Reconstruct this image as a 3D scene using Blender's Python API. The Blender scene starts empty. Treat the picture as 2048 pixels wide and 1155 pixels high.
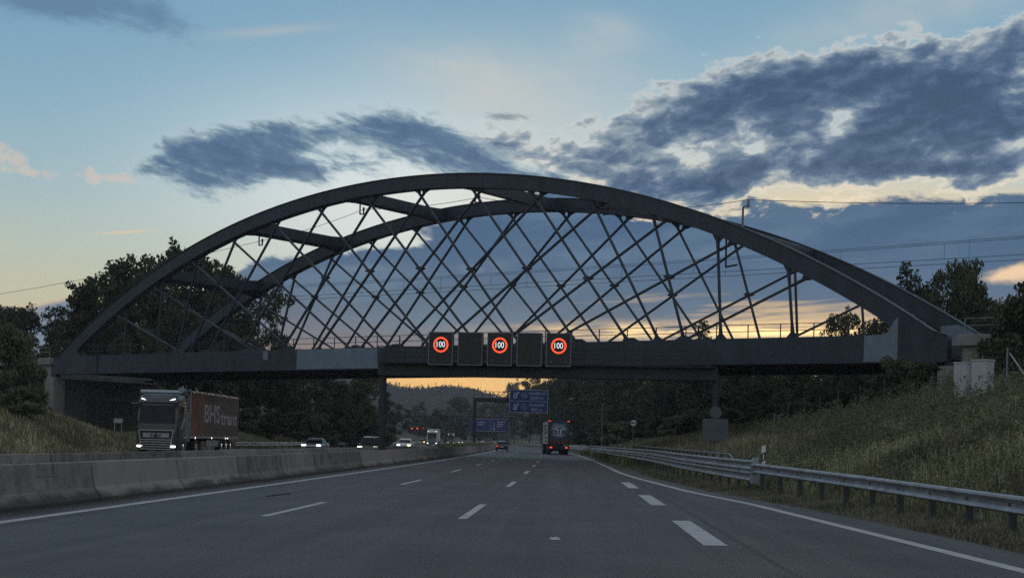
import bpy, math, random
import numpy as np
from mathutils import Vector, Matrix
R = math.radians
rnd = random.Random(7)
sc = bpy.context.scene
COL = sc.collection
# ------------------------------------------------------------------ camera model (photo measures)
F, HY, ROLL, CH = 2800.0, 883.0, R(1.4), 1.355
def uv(x, y):
    dx, dy = x - 1024, y - HY
    c, s = math.cos(ROLL), math.sin(ROLL)
    return dx * c + dy * s, -dx * s + dy * c
def P(x, y, Y):                       # place seen at photo pixel (x, y), Y metres ahead
    u, v = uv(x, y)
    return Vector((u * Y / F, Y, CH - v * Y / F))
def AE(x, y):                         # azimuth / elevation in degrees
    u, v = uv(x, y)
    return math.degrees(math.atan2(u, F)), math.degrees(math.atan2(-v, math.hypot(u, F)))
cam_d = bpy.data.cameras.new("camera"); cam = bpy.data.objects.new("camera", cam_d); COL.objects.link(cam)
cam_d.sensor_width = 36; cam_d.lens = F * 36 / 2048; cam_d.shift_y = (HY - 577.5) / 2048
cam_d.clip_end = 12000; cam_d.clip_start = 0.1
c_, s_ = math.cos(ROLL), math.sin(ROLL)
cam.matrix_world = Matrix(((c_, -s_, 0, 0), (0, 0, -1, 0), (s_, c_, 0, CH), (0, 0, 0, 1)))
sc.camera = cam
sc.view_settings.view_transform = 'Standard'; sc.view_settings.look = 'None'
sc.view_settings.exposure = 0; sc.view_settings.gamma = 1

# ------------------------------------------------------------------ node helpers
class NT:
    def __init__(s, tree): s.t = tree; s.n = tree.nodes; s.l = tree.links
    def new(s, typ, **kw):
        nd = s.n.new(typ)
        for k, v in kw.items(): setattr(nd, k, v)
        return nd
    def put(s, sock, v):
        if isinstance(v, Ex): s.l.new(v.o, sock)
        elif hasattr(v, 'is_output'): s.l.new(v, sock)
        else:
            if sock.type == 'RGBA' and len(v) == 3: v = (*v, 1)
            sock.default_value = v
    def math(s, op, a, b=None, c=None, clamp=False):
        nd = s.new('ShaderNodeMath', operation=op); nd.use_clamp = clamp
        s.put(nd.inputs[0], a)
        if b is not None: s.put(nd.inputs[1], b)
        if c is not None: s.put(nd.inputs[2], c)
        return Ex(s, nd.outputs[0])
    def mix(s, f, a, b, mode='MIX'):
        nd = s.new('ShaderNodeMix', data_type='RGBA', blend_type=mode)
        s.put(nd.inputs[0], f); s.put(nd.inputs[6], a); s.put(nd.inputs[7], b)
        return nd.outputs[2]
    def step(s, x, lo, hi, o0=0.0, o1=1.0):
        nd = s.new('ShaderNodeMapRange', interpolation_type='SMOOTHSTEP')
        s.put(nd.inputs[0], x); s.put(nd.inputs[1], lo); s.put(nd.inputs[2], hi); s.put(nd.inputs[3], o0); s.put(nd.inputs[4], o1)
        return Ex(s, nd.outputs[0])
    def noise(s, vec, scale, detail=4, rough=.55, dist=0):
        nd = s.new('ShaderNodeTexNoise')
        if vec is not None: s.put(nd.inputs['Vector'], vec)
        nd.inputs['Scale'].default_value = scale; nd.inputs['Detail'].default_value = detail
        nd.inputs['Roughness'].default_value = rough; nd.inputs['Distortion'].default_value = dist
        return Ex(s, nd.outputs['Fac'])
    def xyz(s, x, y, z):
        nd = s.new('ShaderNodeCombineXYZ'); s.put(nd.inputs[0], x); s.put(nd.inputs[1], y); s.put(nd.inputs[2], z)
        return nd.outputs[0]
    def ramp(s, f, stops, interp='LINEAR'):
        nd = s.new('ShaderNodeValToRGB'); cr = nd.color_ramp; cr.interpolation = interp
        while len(cr.elements) < len(stops): cr.elements.new(0.5)
        for e, (p, c) in zip(cr.elements, stops): e.position = p; e.color = (*c, 1)
        s.put(nd.inputs[0], f); return nd.outputs[0]
    def curve(s, f, pts):
        nd = s.new('ShaderNodeFloatCurve'); cv = nd.mapping.curves[0]
        pts = sorted(pts)
        while len(cv.points) < len(pts): cv.points.new(.5, .5)
        for p, (x, y) in zip(cv.points, pts): p.location = (x, y); p.handle_type = 'AUTO_CLAMPED'
        nd.mapping.update(); s.put(nd.inputs['Value'], f); return Ex(s, nd.outputs[0])
class Ex:
    def __init__(s, T, o): s.T = T; s.o = o
    def __add__(s, b): return s.T.math('ADD', s, b)
    __radd__ = __add__
    def __sub__(s, b): return s.T.math('SUBTRACT', s, b)
    def __rsub__(s, b): return s.T.math('SUBTRACT', b, s)
    def __mul__(s, b): return s.T.math('MULTIPLY', s, b)
    __rmul__ = __mul__
    def __truediv__(s, b): return s.T.math('DIVIDE', s, b)
    def max(s, b): return s.T.math('MAXIMUM', s, b)
    def min(s, b): return s.T.math('MINIMUM', s, b)
def lin(r, g, b):
    return tuple(((v / 255) / 12.92 if v / 255 < .04045 else ((v / 255 + .055) / 1.055) ** 2.4) for v in (r, g, b))

# ------------------------------------------------------------------ world: dusk sky with clouds by direction
w = bpy.data.worlds.new("World"); sc.world = w; w.use_nodes = True
T = NT(w.node_tree); T.n.clear()
out = T.new('ShaderNodeOutputWorld'); bg = T.new('ShaderNodeBackground'); T.l.new(bg.outputs[0], out.inputs[0])
tc = T.new('ShaderNodeTexCoord'); sp = T.new('ShaderNodeSeparateXYZ'); T.l.new(tc.outputs['Generated'], sp.inputs[0])
dx, dy, dz = (Ex(T, sp.outputs[i]) for i in range(3))
az = T.math('ARCTAN2', dx, dy) * 57.29578
el = T.math('ARCSINE', dz) * 57.29578
A0, A1, E0, E1 = -24.0, 24.0, -4.0, 22.0
an = T.math('MULTIPLY_ADD', az, 1 / (A1 - A0), -A0 / (A1 - A0), clamp=True)
def edge(pts):
    q = []
    for x, y in pts:
        a, e = AE(x, y); q.append(((a - A0) / (A1 - A0), (e - E0) / (E1 - E0)))
    return T.curve(an, q) * (E1 - E0) + E0
def gauss(x, y, sx, sy, rot=0.0):      # soft blob round a direction; sizes in photo pixels (~49 px per degree)
    a, e = AE(x, y); da = az - a; de = el - e
    if rot:
        c, s = math.cos(R(rot)), math.sin(R(rot)); da, de = da * c + de * s, de * c - da * s
    k = 49.0
    q = T.math('POWER', da * (k / sx), 2.0) + T.math('POWER', de * (k / sy), 2.0)
    return T.math('EXPONENT', q * -1.0)
def nz(kx, ky, scale, detail=6, rough=.6, rot=0.0, off=0.0, dist=0.0):
    c, s = math.cos(R(rot)), math.sin(R(rot))
    a = az * c + el * s; e = el * c - az * s
    return T.noise(T.xyz(a * kx + off, e * ky, off), scale, detail, rough, dist)
# clear sky
base = T.ramp(T.math('MULTIPLY_ADD', el, 1 / 22.0, 0.0, clamp=True), [
    (0.0, lin(220, 196, 152)), (.12, lin(220, 202, 158)), (.25, lin(208, 204, 172)), (.34, lin(190, 201, 186)), (.44, lin(170, 193, 195)),
    (.56, lin(150, 183, 197)), (.72, lin(128, 168, 191)), (.86, lin(118, 158, 184)), (1.0, lin(107, 148, 176))])
base = T.mix(gauss(0, 60, 520, 330) * .35, base, lin(104, 150, 182))
glow = gauss(830, 400, 420, 190)
base = T.mix(glow * .75, base, lin(236, 242, 242))
warm = gauss(1560, 690, 560, 75)
base = T.mix(T.math('MULTIPLY', warm, 1.0, clamp=True), base, (1.7, 1.2, .52))
warm1 = gauss(880, 770, 330, 60)
base = T.mix(warm1 * .95, base, (1.45, .80, .20))
warm2 = gauss(1600, 400, 620, 160)
base = T.mix(warm2 * .7, base, T.mix(T.step(el, 9.2, 11.6), lin(246, 216, 160), lin(218, 218, 210)))
peach = (gauss(930, 160, 180, 60, -15) + gauss(1090, 190, 230, 110) + gauss(1230, 70, 75, 36, -8) + gauss(1800, 30, 260, 60, 12)) * (nz(.35, .8, 1.0, 5, .6, -12, 3.1) * 1.3)
base = T.mix(T.math('MULTIPLY', peach, .62, clamp=True), base, lin(196, 198, 194))
streak = gauss(250, 464, 48, 2.6, 6.5) + gauss(545, 62, 110, 9, 8) * .25
base = T.mix(T.math('MULTIPLY', streak, .8, clamp=True), base, lin(232, 205, 170))
puff = (gauss(4, 306, 22, 24) + gauss(42, 318, 22, 14) + gauss(184, 350, 10, 22, 10) + gauss(225, 356, 60, 12) + gauss(60, 345, 60, 9))
puff = T.step(puff + (nz(1, 1.2, 2.2, 8, .65, 0, 9.0) - .5) * 2.6, .35, 1.05)
base = T.mix(puff * .6, base, lin(214, 198, 180))
# clouds
def cloud(top, bot, scale, nfield, lo, hi, ends=(True, True)):
    top, bot = list(top), list(bot)
    if ends[0]: x = min(top[0][0], bot[0][0]); top.insert(0, (x - 60, top[0][1] + 140)); bot.insert(0, (x - 60, bot[0][1] - 140))
    if ends[1]: x = max(top[-1][0], bot[-1][0]); top.append((x + 60, top[-1][1] + 140)); bot.append((x + 60, bot[-1][1] - 140))
    d = (edge(top) - el).min(el - edge(bot)) * (1 / scale)
    d = d.min(1.0)
    return T.step(d + nfield, lo, hi), d + nfield
# billows: coordinates warped by a slow noise before the fine noise is read
wn = T.new('ShaderNodeTexNoise'); wn.inputs['Scale'].default_value = 1.0; wn.inputs['Detail'].default_value = 3
T.l.new(T.xyz(az * .55, el * 1.1, 5.0), wn.inputs['Vector'])
wsp = T.new('ShaderNodeSeparateColor'); T.l.new(wn.outputs['Color'], wsp.inputs[0])
wx, wy = (Ex(T, wsp.outputs[0]) - .5), (Ex(T, wsp.outputs[1]) - .5)
def bz(kx, ky, scale, detail, rough, rot, off, wa=1.6, wb=.7, sh=(0.0, 0.0)):
    c, s = math.cos(R(rot)), math.sin(R(rot)); A = az + wx * wa + sh[0]; E_ = el + wy * wb + sh[1]
    return T.noise(T.xyz((A * c + E_ * s) * kx + off, (E_ * c - A * s) * ky, off), scale, detail, rough, 0.0)
n_a = bz(.40, 1.25, .9, 8, .58, -12, 1.0) - .5
n_s = bz(.9, 2.6, 1.5, 7, .62, -14, 4.0, .9, .5) - .5
m_a, d_a = cloud([(255, 352), (300, 312), (350, 272), (450, 250), (560, 234), (650, 236), (740, 216), (800, 218), (870, 240), (940, 272), (1010, 306), (1090, 340), (1150, 352)],
                 [(255, 354), (300, 352), (380, 384), (450, 396), (560, 382), (640, 374), (760, 352), (850, 354), (930, 362), (1090, 372), (1150, 366)],
                 .6, n_a * 3.8 + n_s * 2.2 + .2 + gauss(410, 305, 120, 40) * .7 + gauss(900, 320, 90, 26, -16) * .5 + gauss(760, 250, 60, 22) * .4 - gauss(690, 300, 60, 24, 10) * .7 - gauss(770, 325, 130, 34, -6) * .7 - gauss(560, 365, 150, 22) * .5, -.35, .95)
n_b = bz(.40, .85, .8, 9, .58, 10, 7.0) - .5
n_b2 = bz(.85, 1.7, 1.3, 7, .55, 6, 17.0, .9, .5) - .5
m_b, d_b = cloud([(960, 240), (1040, 236), (1100, 256), (1180, 246), (1260, 226), (1330, 190), (1400, 160), (1500, 128), (1600, 105), (1700, 88), (1780, 92), (1840, 74), (1930, 84), (2000, 58), (2100, 36), (2300, 0)],
                 [(960, 320), (1080, 362), (1200, 400), (1300, 430), (1400, 430), (1480, 410), (1540, 380), (1580, 368), (1650, 380), (1720, 364), (1850, 362), (1930, 360), (1990, 362), (2060, 352), (2300, 340)],
                 1.0, n_b * 4.4 + n_b2 * 2.9 + .1 + gauss(1650, 325, 180, 40, 2) * 1.0 + gauss(1900, 220, 170, 100) * 1.0 + gauss(1620, 165, 230, 44, 6) * .7 + gauss(1230, 345, 130, 34, -12) * .55
                 - gauss(1690, 235, 75, 22, 28) * 1.2 - gauss(1790, 170, 70, 12, 24) * .5 - gauss(1510, 290, 40, 22) * .8 - gauss(1400, 320, 60, 30, -30) * .6 - gauss(2040, 285, 70, 18, 10) * 1.4 - gauss(1890, 312, 60, 12) * .5 + gauss(1920, 338, 150, 14) * .8 + gauss(1440, 250, 110, 36) * .6 - gauss(1120, 290, 190, 70) * .75 - gauss(1560, 380, 60, 14) * .5, -.25, .45, (True, False))
n_c = bz(.22, .9, .7, 6, .55, 3, 27.0) - .5
m_c, d_c = cloud([(490, 534), (600, 512), (700, 498), (780, 470), (860, 444), (930, 422), (1000, 400), (1100, 384), (1200, 380), (1300, 366), (1420, 372), (1520, 392), (1600, 408), (1700, 404), (1800, 396), (1920, 398), (2048, 390), (2300, 388)],
                 [(490, 760), (600, 752), (760, 745), (900, 735), (1050, 716), (1200, 700), (1350, 694), (1500, 688), (1640, 684), (1760, 686), (1880, 665), (2048, 680), (2300, 690)],
                 .55, n_c * 2.2 + n_b2 * .6 + n_s * 1.1 + .28 - gauss(815, 484, 60, 18, 8) * 1.3 - gauss(640, 505, 50, 12, 8) * .8 - gauss(1000, 408, 60, 14) * .8, -.3, .6, (True, False))
n_d = nz(.5, 1.6, .9, 5, .6, 0, 31.0) - .5
m_d, d_d = cloud([(-200, 612), (0, 606), (60, 604), (110, 592), (160, 588), (240, 600), (330, 620), (420, 650)],
                 [(-200, 720), (0, 720), (160, 720), (330, 690), (420, 655)], .35, n_d * 1.0, -.1, .7)
m_t = T.step(gauss(130, 2, 160, 38, -6) + gauss(310, 22, 110, 40, -28) * .8 + gauss(20, -30, 120, 60) + n_a * 1.2 + n_s * .9, .3, 1.3)
m_e = T.step(gauss(1010, 232, 60, 12) + gauss(1300, 205, 60, 12) * .8 + n_s * 1.3, .45, 1.1)
# colours: thin parts of a cloud pass the light behind, thick parts are slate blue
lit = T.mix(T.step(el, 8.6, 11.5), (.95, .77, .50), lin(212, 214, 208))
lit = T.mix(T.step(az, 4.0, 9.0), lin(206, 214, 212), lit)
col_c = T.ramp(T.math('MULTIPLY_ADD', el, 1 / 12.0, 0.0, clamp=True), [
    (0.22, (.50, .30, .15)), (.33, lin(132, 126, 132)), (.42, lin(104, 117, 132)), (.50, lin(92, 113, 136)), (.62, lin(78, 104, 134)), (.75, lin(70, 98, 129)), (1.0, lin(70, 97, 126))])
band = nz(.12, 2.2, 1.0, 5, .6, 4, 41.0)
orange = T.step(band + gauss(1640, 640, 260, 40) * .26, .56, .74) * T.step(el, 3.2, 4.6) * (1.0 - T.step(el, 5.4, 7.2))
col_c = T.mix(orange * gauss(1540, 630, 420, 56) * .75, col_c, (.92, .62, .30))
strip_ = gauss(1460, 662, 330, 15, 1.0) * T.step(nz(.35, 3.0, 1.0, 4, .55, 2, 91.0), .30, .62)
col_c = T.mix(T.math('MULTIPLY', strip_, 1.0, clamp=True), col_c, (2.3, 1.55, .62))
var_c = bz(.18, .75, .8, 5, .55, 6, 51.0)
col_c = T.mix(T.step(var_c, .42, .7) * .5, col_c, lin(112, 137, 159))
sky = base
sky = T.mix(m_d, sky, T.mix(T.step(d_d, .2, 1.0), lin(222, 196, 160), lin(124, 140, 158)))
pale = (gauss(965, 535, 45, 12, 6) + gauss(720, 540, 70, 12, 6) * .7 + gauss(1130, 560, 60, 12) * .5) * T.step(n_b2, -.2, .15)
col_c = T.mix(pale * .4, col_c, lin(150, 164, 174))
base_s = T.mix(T.math('MULTIPLY', strip_, 1.0, clamp=True), sky, (2.3, 1.55, .62))
sky = T.mix(m_c, base_s, T.mix(T.step(d_c, -.1, .45), lit, col_c))
# optical depth to tone: a thin edge glows, a thick core is slate
tb = T.math('MULTIPLY_ADD', d_b, 1 / 2.6, .10, clamp=True)
tone_b = T.ramp(tb, [(0.0, lin(214, 216, 210)), (.14, lin(206, 208, 204)), (.30, lin(150, 164, 174)), (.44, lin(118, 136, 155)), (.60, lin(82, 105, 134)), (.85, lin(60, 84, 115)), (1.0, lin(56, 79, 109))])
gold = T.step(el, 12.2, 8.8) * T.step(tb, .42, .1)
tone_b = T.mix(gold * .9, tone_b, (1.15, .93, .60))
sky = T.mix(m_b * .97, sky, tone_b)
ta = T.math('MULTIPLY_ADD', d_a, 1 / 2.4, .10, clamp=True)
tone_a = T.ramp(ta, [(0.0, lin(196, 208, 210)), (.25, lin(158, 178, 188)), (.45, lin(118, 144, 162)), (.68, lin(80, 108, 140)), (1.0, lin(62, 92, 126))])
sky = T.mix(m_a * .95, sky, tone_a)
sky = T.mix(m_t * .75, sky, lin(86, 116, 146))
sky = T.mix(m_e * .75, sky, lin(112, 130, 140))
eb = gauss(2035, 545, 75, 24, 8)
sky = T.mix(T.step(eb + n_b2 * .8, .35, .95), sky, (.95, .68, .42))
nish = T.new('ShaderNodeTexSky', sky_type='NISHITA'); nish.sun_disc = False
nish.sun_elevation = R(2.5); nish.sun_rotation = R(10.8); nish.altitude = 150; nish.air_density = 1.0; nish.dust_density = 1.2; nish.ozone_density = 1.5
ov = T.step(nz(.05, .1, 1.0, 4, .6, 0, 81.0), .42, .62)     # broken cloud over the rest of the sky
rest = T.mix(ov * .5 + .4, nish.outputs[0], (2.26, 2.38, 2.68))
bg2 = T.new('ShaderNodeBackground'); T.put(bg2.inputs[0], rest); bg2.inputs[1].default_value = .20
T.put(bg.inputs[0], sky); bg.inputs[1].default_value = 1.10
front = T.step(dy, .35, .80) * T.step(el, 34.0, 24.0)
ms = T.new('ShaderNodeMixShader'); T.put(ms.inputs[0], front); T.l.new(bg2.outputs[0], ms.inputs[1]); T.l.new(bg.outputs[0], ms.inputs[2]); T.l.new(ms.outputs[0], out.inputs[0])
w.cycles.sampling_method = 'MANUAL'; w.cycles.sample_map_resolution = 512

sun_d = bpy.data.lights.new("sun", 'SUN'); sun = bpy.data.objects.new("sun", sun_d); COL.objects.link(sun)
sun_d.energy = 0.25; sun_d.angle = R(10); sun_d.color = (1.0, .78, .55)
sa, se = R(10.8), R(2.5)
sdir = Vector((math.sin(sa) * math.cos(se), math.cos(sa) * math.cos(se), math.sin(se)))
sun.rotation_euler = sdir.to_track_quat('Z', 'Y').to_euler()

# ------------------------------------------------------------------ materials
def mat(name, col, rough=.7, metal=0.0, var=0.0, vscale=3.0, var2=None, emit=None, spec=None, bump=0.0, bscale=40.0, coord='Object', stretch=None, coat=0.0, island=0.0):
    m = bpy.data.materials.new(name); m.use_nodes = True
    T = NT(m.node_tree); b = T.n['Principled BSDF']
    b.inputs['Roughness'].default_value = rough; b.inputs['Metallic'].default_value = metal
    if spec is not None: b.inputs['Specular IOR Level'].default_value = spec
    if coat: b.inputs['Coat Weight'].default_value = coat; b.inputs['Coat Roughness'].default_value = .08
    c = (*col, 1)
    vec = None
    if var or bump:
        tc = T.new('ShaderNodeTexCoord'); vec = tc.outputs[coord]
        if stretch:
            mp = T.new('ShaderNodeMapping'); T.l.new(vec, mp.inputs[0]); mp.inputs['Scale'].default_value = stretch; vec = mp.outputs[0]
    if var:
        n = T.noise(vec, vscale, 6, .6)
        lo = tuple(x * (1 - var) for x in col); hi = var2 or tuple(min(1, x * (1 + var)) for x in col)
        o = T.ramp(n, [(.3, lo), (.7, hi)])
        T.l.new(o, b.inputs['Base Color'])
    else: b.inputs['Base Color'].default_value = c
    if island:
        g = T.new('ShaderNodeNewGeometry')
        v = T.math('MULTIPLY_ADD', g.outputs['Random Per Island'], 2 * island, 1 - island)
        src = b.inputs['Base Color'].links[0].from_socket if b.inputs['Base Color'].links else c
        hs = T.new('ShaderNodeHueSaturation'); T.put(hs.inputs['Color'], src); T.put(hs.inputs['Value'], v)
        T.l.new(hs.outputs[0], b.inputs['Base Color'])
    if bump:
        n = T.noise(vec, bscale, 4, .6); bm = T.new('ShaderNodeBump'); bm.inputs['Strength'].default_value = bump
        T.put(bm.inputs['Height'], n); T.l.new(bm.outputs[0], b.inputs['Normal'])
    if emit:
        b.inputs['Emission Color'].default_value = (*emit[:3], 1); b.inputs['Emission Strength'].default_value = emit[3]
    return m
def leafmat(name, col, var=.35, patch=False):
    m = bpy.data.materials.new(name); m.use_nodes = True
    T = NT(m.node_tree); b = T.n['Principled BSDF']; b.inputs['Roughness'].default_value = .65
    g = T.new('ShaderNodeNewGeometry'); oi = T.new('ShaderNodeObjectInfo')
    f = T.math('MULTIPLY_ADD', g.outputs['Random Per Island'], 2 * var, 1 - var)
    f = f * T.math('MULTIPLY_ADD', oi.outputs['Random'], .5, .75)
    if patch:
        f = f * T.math('MULTIPLY_ADD', T.step(T.noise(g.outputs['Position'], .30, 5, .62), .36, .64), .95, .55)
    hs = T.new('ShaderNodeHueSaturation'); hs.inputs['Color'].default_value = (*col, 1)
    T.put(hs.inputs['Value'], f); T.put(hs.inputs['Hue'], T.math('MULTIPLY_ADD', g.outputs['Random Per Island'], .05, .475))
    tr = T.new('ShaderNodeBsdfTranslucent'); T.l.new(hs.outputs[0], tr.inputs[0]); T.l.new(hs.outputs[0], b.inputs['Base Color'])
    mx = T.new('ShaderNodeMixShader'); mx.inputs[0].default_value = .25
    T.l.new(b.outputs[0], mx.inputs[1]); T.l.new(tr.outputs[0], mx.inputs[2])
    T.l.new(mx.outputs[0], T.n['Material Output'].inputs[0])
    return m
M = {}
M['asphalt'] = None
M['paint'] = mat('road_paint', (.45, .455, .465), .7, var=.22, vscale=2.2, bump=.15, bscale=60)
M['concrete'] = None
M['steel'] = mat('bridge_steel', (.023, .037, .056), .5, var=.40, vscale=.9, bump=.03, bscale=6, stretch=(1.0, 1.0, .35))
M['steelpatch'] = mat('bridge_overpaint', (.17, .228, .29), .6, var=.18, vscale=1.4)
M['dark_steel'] = mat('dark_steel', (.024, .027, .033), .55, var=.2, vscale=2)
M['galv'] = mat('galvanised_steel', (.30, .32, .355), .42, .35, var=.38, vscale=2.2, bump=.04, bscale=9)
M['galv_dull'] = mat('galvanised_dull', (.20, .22, .24), .6, .2, var=.25, vscale=2)
M['post'] = mat('weathered_post', (.065, .065, .068), .8, var=.3, vscale=3)
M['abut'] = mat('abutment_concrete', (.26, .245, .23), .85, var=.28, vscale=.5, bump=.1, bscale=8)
M['abut_dark'] = mat('abutment_concrete_shaded', (.12, .114, .112), .85, var=.3, vscale=.4, bump=.1, bscale=8)  # darker abutment concrete, with the shade below the deck put into its colour
M['black'] = mat('black_rubber', (.02, .02, .022), .7)
M['panel_black'] = mat('display_face', (.012, .011, .013), .35, var=.2, vscale=6)
M['chrome'] = mat('bright_trim', (.6, .62, .65), .25, .9)
M['glass'] = mat('vehicle_glass', (.012, .014, .017), .08, spec=.28)
M['white_paint'] = mat('white_enamel', (.72, .73, .74), .35, coat=.4)
M['silver_paint'] = mat('silver_enamel', (.35, .38, .42), .3, .5, coat=.6)
M['dark_paint'] = mat('dark_enamel', (.012, .013, .016), .28, coat=.7)
M['slate_paint'] = mat('slate_enamel', (.10, .125, .15), .3, .35, coat=.6)
M['cab_paint'] = mat('cab_enamel', (.065, .072, .082), .32, .35, coat=.7, var=.08, vscale=.8)
M['curtain'] = mat('trailer_curtain', (.022, .021, .026), .6, var=.25, vscale=1.2, bump=.08, bscale=2.5, stretch=(1, 1, .2))
M['curtain_red'] = mat('trailer_curtain_red', (.125, .022, .016), .6, var=.45, vscale=1.1)
M['curtain_blk'] = mat('trailer_curtain_print', (.06, .022, .018), .6, var=.3, vscale=1.1)
M['letter'] = mat('pale_lettering', (.30, .30, .305), .6, var=.4, vscale=3)
M['letter_dk'] = mat('dark_lettering', (.02, .02, .025), .5)
M['white_sign'] = mat('white_sign_film', (.75, .76, .78), .5, var=.05, vscale=4)
M['sign_back'] = mat('sign_back_grey', (.105, .12, .145), .55, .3, var=.12, vscale=3)
M['blue_sign'] = mat('blue_sign_film', (.014, .035, .18), .5, var=.12, vscale=1.0)
M['sign_white'] = mat('sign_legend', (.42, .44, .5), .5)
M['cabinet'] = mat('cabinet_grp', (.46, .48, .50), .6, var=.12, vscale=2.5)
M['wire'] = mat('wire_dark', (.02, .022, .025), .6)
M['trunk'] = mat('bark', (.06, .05, .04), .9, var=.35, vscale=4, bump=.3, bscale=12)
M['hl'] = mat('headlight_lit', (.9, .9, .9), .2, emit=(1.0, .97, .88, 3.6))
M['hl_dim'] = mat('position_light_lit', (.9, .9, .85), .2, emit=(1.0, .93, .72, 2.6))
M['hl_amber'] = mat('amber_lamp_lit', (.9, .5, .1), .2, emit=(1.0, .5, .12, 7.0))
M['tl'] = mat('tail_light_lit', (.6, .03, .02), .3, emit=(1.0, .06, .03, 1.3))
M['led_red'] = mat('led_red', (.6, .05, .03), .4, emit=(1.0, .07, .02, 1.9))
M['led_white'] = mat('led_white', (.9, .9, .9), .4, emit=(.95, .98, 1.0, 1.25))
M['led_off'] = mat('led_lens_off', (.07, .06, .06), .3)
M['leaf_a'] = leafmat('leaf_oak', (.072, .088, .040))
M['leaf_b'] = leafmat('leaf_birch', (.082, .10, .044))
M['leaf_c'] = leafmat('leaf_shrub', (.12, .135, .075))
M['leaf_d'] = leafmat('leaf_dark', (.052, .064, .034))
M['grass'] = leafmat('grass_blade', (.20, .20, .095), .45, True)
M['grass_dry'] = leafmat('grass_dry', (.30, .265, .165), .4, True)
M['verge'] = leafmat('verge_dry_grass', (.155, .135, .095), .4, True)
M['verge_green'] = leafmat('verge_green_grass', (.12, .12, .065), .4, True)
M['weed'] = leafmat('weed_leaf', (.18, .195, .10), .4, True)
M['forest'] = leafmat('hill_forest_leaf', (.05, .065, .035), .35)
def asphalt_mat():
    m = bpy.data.materials.new('asphalt'); m.use_nodes = True; T = NT(m.node_tree); b = T.n['Principled BSDF']
    tc = T.new('ShaderNodeTexCoord'); v = tc.outputs['Object']
    sp = T.new('ShaderNodeSeparateXYZ'); T.l.new(tc.outputs['UV'], sp.inputs[0])
    o, yy = Ex(T, sp.outputs[0]), Ex(T, sp.outputs[1])
    n1 = T.noise(v, .35, 5, .6); n2 = T.noise(v, 38, 3, .7); n3 = T.noise(T.xyz(o * 1.6, yy * .03, 0.0), 1.0, 5, .6)
    n5 = T.noise(v, 13, 4, .7)
    val = n1 * .3 + n3 * .35 + n2 * .85 + n5 * .45
    c = T.ramp(val, [(.62, (.018, .0172, .0172)), (.98, (.042, .040, .040)), (1.34, (.095, .092, .09))])
    dirt = T.step(o + (n1 - .5) * .6, -6.75, -7.2) * T.step(o, -11.0, -10.9)
    c = T.mix(dirt * .7, c, (.028, .026, .025))
    tr = T.math('ABSOLUTE', T.math('SINE', (o + 1.3) * 1.745))       # wheel tracks polished a little paler
    c = T.mix(T.step(tr, .55, 1.0) * .12, c, (.08, .079, .079))
    far = T.step(yy, 68.0, 70.0) * T.step(o, -8.0, -7.9) * (1 - T.step(o, 5.0, 5.2))   # newer lighter surfacing beyond the joint
    c = T.mix(far * .35, c, (.088, .088, .09))
    seam = T.math('COMPARE', o, 4.28, .055) * (1 - T.step(yy, 55, 70)) * 1.4
    c = T.mix(T.math('MULTIPLY', seam, .65, clamp=True), c, (.03, .03, .034))
    oil = T.step(T.math('ABSOLUTE', T.math('SINE', (o + 1.3 + .9) * 1.745 * .5)), .86, 1.0) * T.step(T.noise(T.xyz(o * 2.0, yy * .12, 9.0), 1.0, 5, .6), .4, .7)
    c = T.mix(oil * .4, c, (.035, .034, .034))
    crack = T.math('COMPARE', T.noise(T.xyz(o * .55, yy * .22, 4.0), 1.0, 6, .62), .5, .0035) * T.step(T.noise(v, .12, 2), .5, .62)
    c = T.mix(crack * .6, c, (.02, .02, .021))
    joint = (T.math('COMPARE', T.math('FRACT', yy * .0435), .5, .0022) + T.math('COMPARE', o, -1.2, .02) * 0.6) * T.step(T.noise(T.xyz(o * .4, yy * .3, 2.0), 1.0, 2), .46, .56)
    c = T.mix(T.math('MULTIPLY', joint, .45, clamp=True), c, (.026, .026, .028))
    T.l.new(c, b.inputs['Base Color']); b.inputs['Roughness'].default_value = .62
    b.inputs['Specular IOR Level'].default_value = .35
    bm = T.new('ShaderNodeBump'); bm.inputs['Strength'].default_value = .35; bm.inputs['Distance'].default_value = .01; T.put(bm.inputs['Height'], T.noise(v, 90, 3, .7)); T.l.new(bm.outputs[0], b.inputs['Normal'])
    return m
M['asphalt'] = asphalt_mat()
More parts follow.
